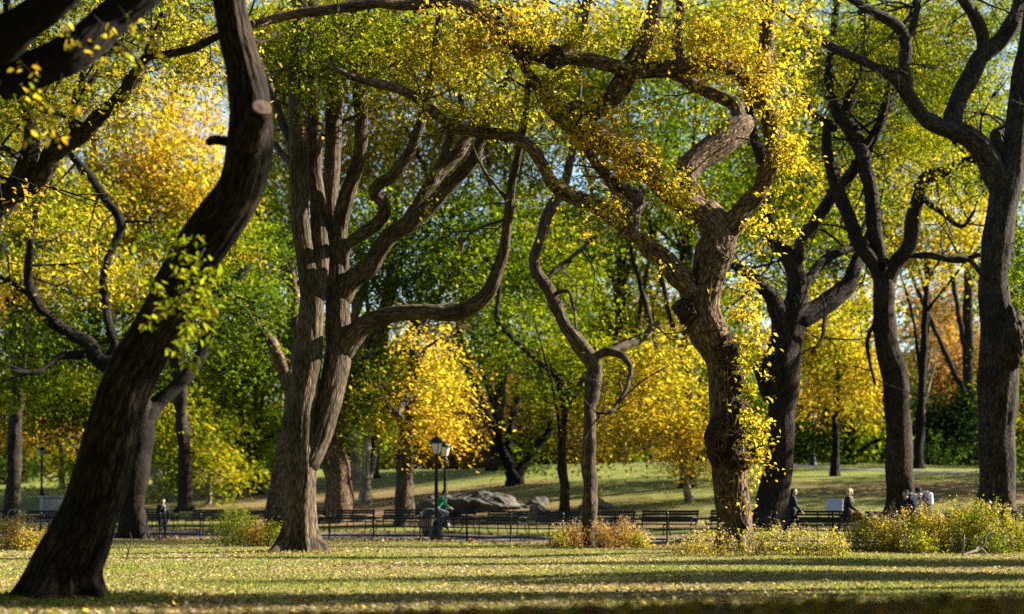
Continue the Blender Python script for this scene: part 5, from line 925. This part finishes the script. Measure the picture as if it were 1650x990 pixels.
    if scarf: 
        m = [];  
        for k in range(9): a, a2 = k / 9 * 6.283, (k + 1) / 9 * 6.283; m.append((tuple(np.array(nk) + [.01 + .085 * math.cos(a), .085 * math.sin(a), -.03 - .03 * math.cos(a)]), tuple(np.array(nk) + [.01 + .085 * math.cos(a2), .085 * math.sin(a2), -.03 - .03 * math.cos(a2)]), .036, .036, 0))
        m.append((tuple(np.array(nk) + [.10, .03, -.06]), tuple(np.array(ch) + [.165, .04, -.06]), .04, .045, 0)); blob('scarf', m, o, [cloth('scarf_' + PID[0], scarf)], .014, 2)
    if hat:
        blob('hat', [(tuple(H - f * .03 + u * .05), tuple(H + f * .01 + u * .07), .098, .09, 0), (tuple(H + u * .03 - f * .02), tuple(H + u * .032), .106, .106, 0)], o, [cloth('hat_' + PID[0], hat)], .014, 2)
    return o
def ground_at(px, d): return GP(px, d)
W0 = dict(pelvis=(0, 0, .93), chest=(.02, 0, 1.26), neck=(.03, 0, 1.44), head=(.05, 0, 1.575))
# standing person with scarf, one hand raised to the face
person(GP(262, 71.9), R(-62), 'person in black coat and grey scarf standing by benches, hand at face', dict(W0, elbow_l=(.03, .26, 1.05), wrist_l=(.10, .24, .82), elbow_r=(.10, -.25, 1.10), wrist_r=(.20, -.10, 1.36), hand_r=(-.2, .5, .8), knee_l=(.03, .10, .50), ankle_l=(.0, .11, .09), knee_r=(.03, -.10, .5), ankle_r=(.02, -.11, .09), look=(1, -.15, .0)),
       (.012, .012, .014), (.012, .012, .016), (.015, .012, .010), coat=(.013, .013, .016), coat_len=.55, hair_style='bun', scarf=(.22, .24, .27))
# walkers on the right
walk = lambda s=1: dict(W0, elbow_l=(-.10 * s, .25, 1.08), wrist_l=(.02 - .10 * s, .27, .84), elbow_r=(.10 * s, -.25, 1.08), wrist_r=(.16 + .12 * s, -.24, .88), knee_l=(.20 * s, .09, .53), ankle_l=(.34 * s, .09, .11 if s > 0 else .18), knee_r=(-.08 * s, -.09, .50), ankle_r=(-.36 * s, -.09, .18 if s > 0 else .11), toe_r=(.75, 0, -.65) if s > 0 else (1, 0, .1), toe_l=(1, 0, .1) if s > 0 else (.75, 0, -.65))
person(GP(1277, 59.5), R(-4), 'person in black with long dark hair striding to the right behind the shrubs', walk(1), (.012, .013, .018), (.016, .017, .024), (.022, .012, .010), coat=(.012, .013, .018), coat_len=.35, hair_style='long', scale=1.0)
J = walk(-1); J.update(elbow_r=(.06, -.25, 1.08), wrist_r=(.26, -.18, .93), elbow_l=(.08, .24, 1.08), wrist_l=(.28, .14, .95), head=(.07, 0, 1.57), look=(1, 0, -.12))
B_ = GP(1366, 59.5)
person(B_, R(-8), 'person with short blond hair in a black coat walking right and carrying a brown bag', J, (.014, .012, .014), (.03, .035, .08), (.52, .36, .17), coat=(.014, .012, .015), coat_len=.8, hair_style='bob', scarf=(.24, .17, .15))
def bag(name, label, cat, loc, yaw, caps, col, extra=None):
    o = empty(name, loc, label, cat, rz=yaw); blob('body', caps, o, [cloth(name + label[:14], col)], .014, 2)
    if extra: extra(o)
    return o
bag('handbag', 'rusty brown bag held in front by the blond walker', 'bag', tuple(B_ + np.array([.30, -.12, .62])), R(-8), [((-.13, 0, .05), (.13, 0, .05), .07, .07, 0), ((-.12, 0, .18), (.12, 0, .18), .06, .06, 0), ((-.12, 0, .06), (-.11, 0, .18), .068, .06, 0), ((.12, 0, .06), (.11, 0, .18), .068, .06, 0), ((0, 0, .06), (0, 0, .18), .068, .06, 0)], (.17, .045, .022),
    lambda o: MB().tube([(-.1, 0, .22), (-.07, 0, .30), (0, 0, .34), (.07, 0, .30), (.1, 0, .22)], .011, 6).build('handle', cloth('strap', (.08, .03, .02)), o))
J = walk(1); J.update(chest=(.05, 0, 1.25), neck=(.08, 0, 1.42), head=(.11, 0, 1.55), look=(1, 0, -.25))
A_ = GP(1464, 60)
person(A_, R(188), 'person in navy with black hair walking left wearing a pale backpack', J, (.012, .014, .035), (.02, .022, .03), (.012, .010, .010), scale=.97)
C_ = GP(1493, 60.6); J = walk(-1); J.update(pelvis=(-.05, 0, .92), chest=(.13, 0, 1.22), neck=(.22, 0, 1.38), head=(.29, 0, 1.49), look=(1, 0, -.5), elbow_l=(.24, .24, 1.06), wrist_l=(.40, .14, .98), elbow_r=(.24, -.24, 1.06), wrist_r=(.40, -.14, .98))
person(C_, R(185), 'person in a dark cap stooping forward under a white backpack', J, (.02, .022, .03), (.02, .02, .026), (.015, .012, .012), hat=(.012, .012, .016), scale=1.04)
bp = [((0, -.08, -.16), (0, .08, -.16), .10, .10, 0), ((0, -.08, .12), (0, .08, .12), .095, .095, 0), ((0, -.08, -.14), (0, -.08, .12), .10, .095, 0), ((0, .08, -.14), (0, .08, .12), .10, .095, 0), ((-.07, 0, -.12), (-.07, 0, -.02), .07, .06, 0)]
def straps(o):
    for y in (-.11, .11): MB().tube([(.02, y, .2), (.16, y, .27), (.30, y, .2), (.33, y, .02), (.22, y, -.16), (.04, y, -.2)], .018, 6).build('strap', cloth('pale_strap', (.55, .56, .6)), o)
bag('backpack', 'pale grey backpack on the walker in navy', 'backpack', tuple(A_ + np.array([.205, .03, 1.27])), R(188), bp, (.50, .52, .56), straps)
bag('backpack', 'bright white backpack on the stooping walker', 'backpack', tuple(C_ + np.array([.11, .01, 1.30])), R(185), bp, (.72, .74, .78), straps)
# two people sitting far right
sit = dict(pelvis=(0, 0, .52), chest=(.02, 0, .88), neck=(.03, 0, 1.06), head=(.06, 0, 1.19), elbow_l=(.10, .24, .70), wrist_l=(.30, .14, .62), elbow_r=(.10, -.24, .70), wrist_r=(.30, -.14, .62), knee_l=(.42, .10, .50), ankle_l=(.44, .10, .09), knee_r=(.42, -.10, .50), ankle_r=(.44, -.10, .09), look=(1, 0, -.2))
def seat_on(i, dx):
    x, dd, a = pos[i]; p = np.array([x + dx * math.cos(a), dd + dx * math.sin(a), 0]); p = p + np.array([math.sin(a) * .02, -.02 * math.cos(a), 0]); p[2] = float(G(p[0], p[1])); return p, a - math.pi / 2
i_b = int(np.argmin([abs(CX + (x) / dd * F - 1571) for x, dd, a in pos])); p, a = seat_on(i_b, .2)
person(p, a, 'dark-haired person sitting on a bench left of the edge trunk behind the shrubs', sit, (.015, .015, .02), (.02, .02, .025), (.012, .01, .01))
i_c = int(np.argmin([abs(CX + (x) / dd * F - 1645) for x, dd, a in pos])); p, a = seat_on(i_c, .0)
person(p, a, 'person in grey sitting on a bench at the right edge beside the massive trunk', sit, (.22, .23, .25), (.02, .02, .03), (.02, .015, .012))

# cyclist in green
Y = R(12); K = GP(712, 68.6)
bk = empty('bicycle', K, 'black bicycle with a dark front carrier under the rider in green', 'bicycle', rz=Y); M_TYRE = cloth('tyre', (.015, .015, .015)); M_STEEL = plain('steel', (.45, .45, .47), .35, metal=.9, var=.05)
for x in (-.52, .52):
    ring = [(x + .325 * math.cos(a), 0, .345 + .325 * math.sin(a)) for a in np.linspace(0, 6.2832, 33)]; wh = MB().tube(ring, .02, 8).build('wheel', M_TYRE, bk)
    MB().tube([(x + .298 * math.cos(a), 0, .345 + .298 * math.sin(a)) for a in np.linspace(0, 6.2832, 33)], .01, 6).build('rim', M_STEEL, wh)
    sp_ = MB()
    for k in range(14): a = k / 14 * 6.2832; sp_.tube([(x, .02 * (-1) ** k, .345), (x + .295 * math.cos(a), 0, .345 + .295 * math.sin(a))], .003, 4)
    sp_.tube([(x, -.05, .345), (x, .05, .345)], .02, 8); sp_.build('spokes', M_STEEL, wh)
fr = MB(); bbx = (-.08, 0, .30)
for a, b_, r in ((bbx, (-.22, 0, .86), .016), (bbx, (.36, 0, .72), .019), ((-.20, 0, .80), (.34, 0, .86), .016), ((.33, 0, .94), (.37, 0, .70), .02), (bbx, (-.52, .05, .345), .011), (bbx, (-.52, -.05, .345), .011), ((-.20, .02, .78), (-.52, .05, .345), .009), ((-.20, -.02, .78), (-.52, -.05, .345), .009)): fr.tube([a, b_], r, 8)
fr.build('frame', cloth('bike_frame', (.02, .02, .022)), bk)
f_ = MB(); 
for y in (-.05, .05): f_.tube([(.37, y * .6, .70), (.42, y, .52), (.52, y, .345)], .012, 6)
f_.build('fork', M_IRON, bk); MB().tube([(.33, 0, .94), (.34, 0, 1.02), (.40, .12, 1.04), (.36, .27, 1.02), (.28, .28, 1.01)], .013, 6).tube([(.34, 0, 1.02), (.40, -.12, 1.04), (.36, -.27, 1.02), (.28, -.28, 1.01)], .013, 6).build('handlebar', M_IRON, bk)
MB().tube([(-.36, 0, .90), (-.28, 0, .905), (-.18, 0, .90), (-.08, 0, .89)], [.06, .085, .05, .022], 10).build('saddle', M_IRON, bk)
MB().tube([(-.08, .06, .30), (-.02, .075, .15)], .012, 6).tube([(-.08, -.06, .30), (-.14, -.075, .45)], .012, 6).lathe([(.001, -.01), (.09, -.008), (.09, .008), (.001, .01)], (-.08, 0, .30), 16).build('cranks', M_STEEL, bk)
for y, x, z in ((.13, -.02, .15), (-.13, -.14, .45)): MB().box((x, y, z), (.09, .09, .025), bev=.005).build('pedal', M_IRON, bk)
mb = MB().box((.60, 0, .80), (.36, .40, .26), bev=.03); mb.tube([(.42, .1, .70), (.54, .06, .36)], .01, 6).tube([(.42, -.1, .70), (.54, -.06, .36)], .01, 6); mb.build('front_carrier', cloth('carrier', (.012, .012, .014)), bk)
person(K, Y, 'dark-haired cyclist in a green shirt and grey trousers leaning over the handlebar', dict(pelvis=(-.22, 0, 1.02), chest=(-.04, 0, 1.36), neck=(.06, 0, 1.52), head=(.13, 0, 1.645), elbow_l=(.14, .27, 1.16), wrist_l=(.30, .27, 1.06), elbow_r=(.14, -.27, 1.16), wrist_r=(.30, -.27, 1.06), hand_l=(.6, 0, -.4), hand_r=(.6, 0, -.4),
       knee_l=(.16, .13, .66), ankle_l=(-.06, .13, .27), knee_r=(.20, -.13, .86), ankle_r=(-.18, -.13, .57), toe_l=(1, 0, -.25), toe_r=(1, 0, -.25), look=(1, -.35, -.15)), (.012, .26, .115), (.22, .23, .23), (.015, .012, .011), shoes=(.3, .3, .3))

# ------------------------------------------------------------------ fallen bough, stakes
def bough(name, label, cat, parts, d, m=M_BARK_PALE):
    V, FA, BK = merge([tube_mesh(np.array([[*P(x, y, d + q), w / F * d / 2] for x, y, w, q in pts]), 8, .06, .4, seed=i)[:3] for i, pts in enumerate(parts)])
    b = V.mean(0); b[2] = V[:, 2].min(); o = tag(link(name, mesh_np(name, V - b, FA, vec=BK), None, [m]), label, cat); o.location = b
bough('fallen_bough', 'pale fallen bough curling up from the grass before the shrubs at right', 'branch', [[(1542, 900, 4, -.4), (1560, 892, 5, -.2), (1576, 886, 5, 0), (1586, 876, 4.4, .1), (1587, 866, 4, .1), (1596, 861, 3.4, .2), (1606, 860, 2.6, .2)], [(1570, 887, 4, 0), (1580, 883, 3.5, .4), (1590, 893, 2.5, .8)], [(1584, 878, 3, .1), (1576, 872, 2.5, .3), (1574, 865, 1.6, .4)]], 44.5)
bough('bare_sapling', 'thin upright dead stem left of the pale fallen bough', 'stem', [[(1551, 896, 3, 0), (1553, 880, 2.6, 0), (1554, 862, 1.8, .1)]], 44.0)
bough('dead_twig', 'thin pale leaning twig standing in the lawn right of the leaning trunk', 'twig', [[(203, 908, 2.8, 0), (207, 890, 2.6, .05), (212, 872, 2.2, .1), (209, 858, 1.6, .1)], [(207, 888, 2, .05), (202, 876, 1.6, 0)]], 38.5, M_BARK_WARM)
bough('dry_twig', 'short pale twig lying low on the lawn left of the fallen bough', 'twig', [[(1484, 889, 2.6, 0), (1492, 896, 2.6, .1), (1506, 900, 2, .2)]], 44.3)

# ------------------------------------------------------------------ lawn grass and fallen leaves
def field(n, d0, d1, rg, px0=-60, px1=1710, power=1.0):
    d = np.sqrt(rg.uniform(d0 ** 2, d1 ** 2, int(n))) if power == 1 else d0 + (d1 - d0) * rg.random(int(n)) ** power
    x = (rg.uniform(px0, px1, int(n)) - CX) / F * d; k = d < fence_d(x) + .8; return x[k], d[k]
rg = np.random.default_rng(77)
x, d = field(420000, 17, 64, rg, power=1.25); n = len(x); z = G(x, d)
patch = .5 + .5 * np.sin(.55 * x + .8 * np.sin(.31 * d)) * np.sin(.42 * d + .7 * np.sin(.4 * x))
h = rg.uniform(.03, .075, n) * (.7 + .6 * patch); wd = rg.uniform(.006, .014, n) * (1 + d / 45); a = rg.uniform(0, 6.283, n); lean = rg.normal(0, .5, (n, 2)) * h[:, None]
near1 = np.hypot(x - b1[0], d - b1[1]) < rg.uniform(.6, 2.0, n); h[near1] *= 1.9
for bb in (b2, b3, b4):
    k_ = np.hypot(x - bb[0], d - bb[1]) < rg.uniform(.3, 1.4, n); h[k_] *= 1.9
b_ = np.stack([x, d, z - .005], -1); o_ = np.stack([np.cos(a) * wd, np.sin(a) * wd, np.zeros(n)], -1); tp_ = b_ + np.stack([lean[:, 0], lean[:, 1], h], -1)
V = np.stack([b_ - o_, b_ + o_, tp_], 1).reshape(-1, 3); t = np.clip(rg.normal(.62, .2, n) + .3 * (.5 - patch), 0, 1); t[near1] *= .6
me = mesh_np('lawn_grass', V, np.arange(n * 3).reshape(n, 3), t, n=3); tag(link('lawn_grass', me, None, [M_GRASS], smooth=False), 'short mown lawn grass', 'grass', kind='stuff')
def litter(n, d0, d1, L, tm, ts, px=( -60, 1710), power=1.2, lift=.015, tilt=.42, name='fallen_leaves', lab='pale fallen leaves strewn over the lawn', seed=1, mask=None):
    rg = np.random.default_rng(seed); x, d = field(n, d0, d1, rg, *px, power=power)
    if mask is not None: k = rg.random(len(x)) < mask(x, d); x, d = x[k], d[k]
    p = np.stack([x, d, G(x, d) + lift + rg.random(len(x)) * .03], -1); t = np.clip(rg.choice(tm, len(x)) + rg.normal(0, ts, len(x)), 0, 1)
    o = leaf_mesh(name, p, L, t, None, m=M_LITTER, rg=rg, droop=0, tilt=tilt, wid=.7); return tag(o, lab, 'leaves', kind='stuff')
litter(190000, 17, 64, .062, [.985, .99, 1.0, .76, .97, .99, 1.0, .98], .015, mask=lambda x, d: .4 + .6 * (.5 + .5 * np.sin(.9 * x + 1.3 * np.sin(.5 * d)) * np.sin(.8 * d + np.sin(.6 * x))))
litter(24000, 44, 68, .13, [.90, .95, .92, .97, .86], .03, seed=2, lab='rusty leaf drift along the edge of the walk', mask=lambda x, d: np.clip((d - fence_d(x) + 6) / 5, 0, 1))
litter(16000, 7.2, 11.5, .075, [.92, .94, .93, .84, .95, .4], .03, px=(-300, 1950), seed=3, lift=.0, tilt=.5, lab='brown leaf bank in the shade before the viewer')
rg = np.random.default_rng(32); q_ = np.concatenate([np.stack([rg.normal(tx, r_ * .75, 700), rg.normal(td - .3, r_ * .7, 700)], -1) for tx, td, r_ in TRUNKS[:4]])
tag(leaf_mesh('trunk_leaves', np.stack([q_[:, 0], q_[:, 1], G(q_[:, 0], q_[:, 1]) + .02 + rg.random(len(q_)) * .05], -1), .09, np.clip(rg.choice([.93, .95, .97, .99, .8], len(q_)) + rg.normal(0, .02, len(q_)), 0, 1), None, m=M_LITTER, rg=rg, droop=0, tilt=.5, wid=.7), 'dry leaves piled round the near trunks', 'leaves', kind='stuff')
rg = np.random.default_rng(31); u_ = rg.uniform(.6, 6.6, 9000); x = rg.uniform(-27, 20, 9000); d = fence_d(x) + u_; e = np.abs(u_ - 3.6) / 3; k = rg.random(9000) < .15 + .85 * e ** 2; x, d = x[k], d[k]
tag(leaf_mesh('path_leaves', np.stack([x, d, G(x, d) + .07], -1), .14, np.clip(rg.normal(.93, .04, len(x)), 0, 1), None, m=M_LITTER, rg=rg, droop=0, tilt=.3, wid=.7), 'dry leaves blown over the walk', 'leaves', kind='stuff')
p = GP(283, 20.6); leaf_p = p[None] + np.array([[0, 0, .05], [.03, .01, .07], [-.03, 0, .06]])
o = leaf_mesh('maple_leaf', leaf_p - p, .11, np.array([.93, .93, .92]), None, m=plain('red_leaf', (.22, .015, .012), .7), tilt=.9, wid=.9); o.location = p; tag(o, 'single dark red leaf on the grass below the leaning trunk', 'leaf')
print('LEAVES', NLEAF, 'objects', len(SC.objects))
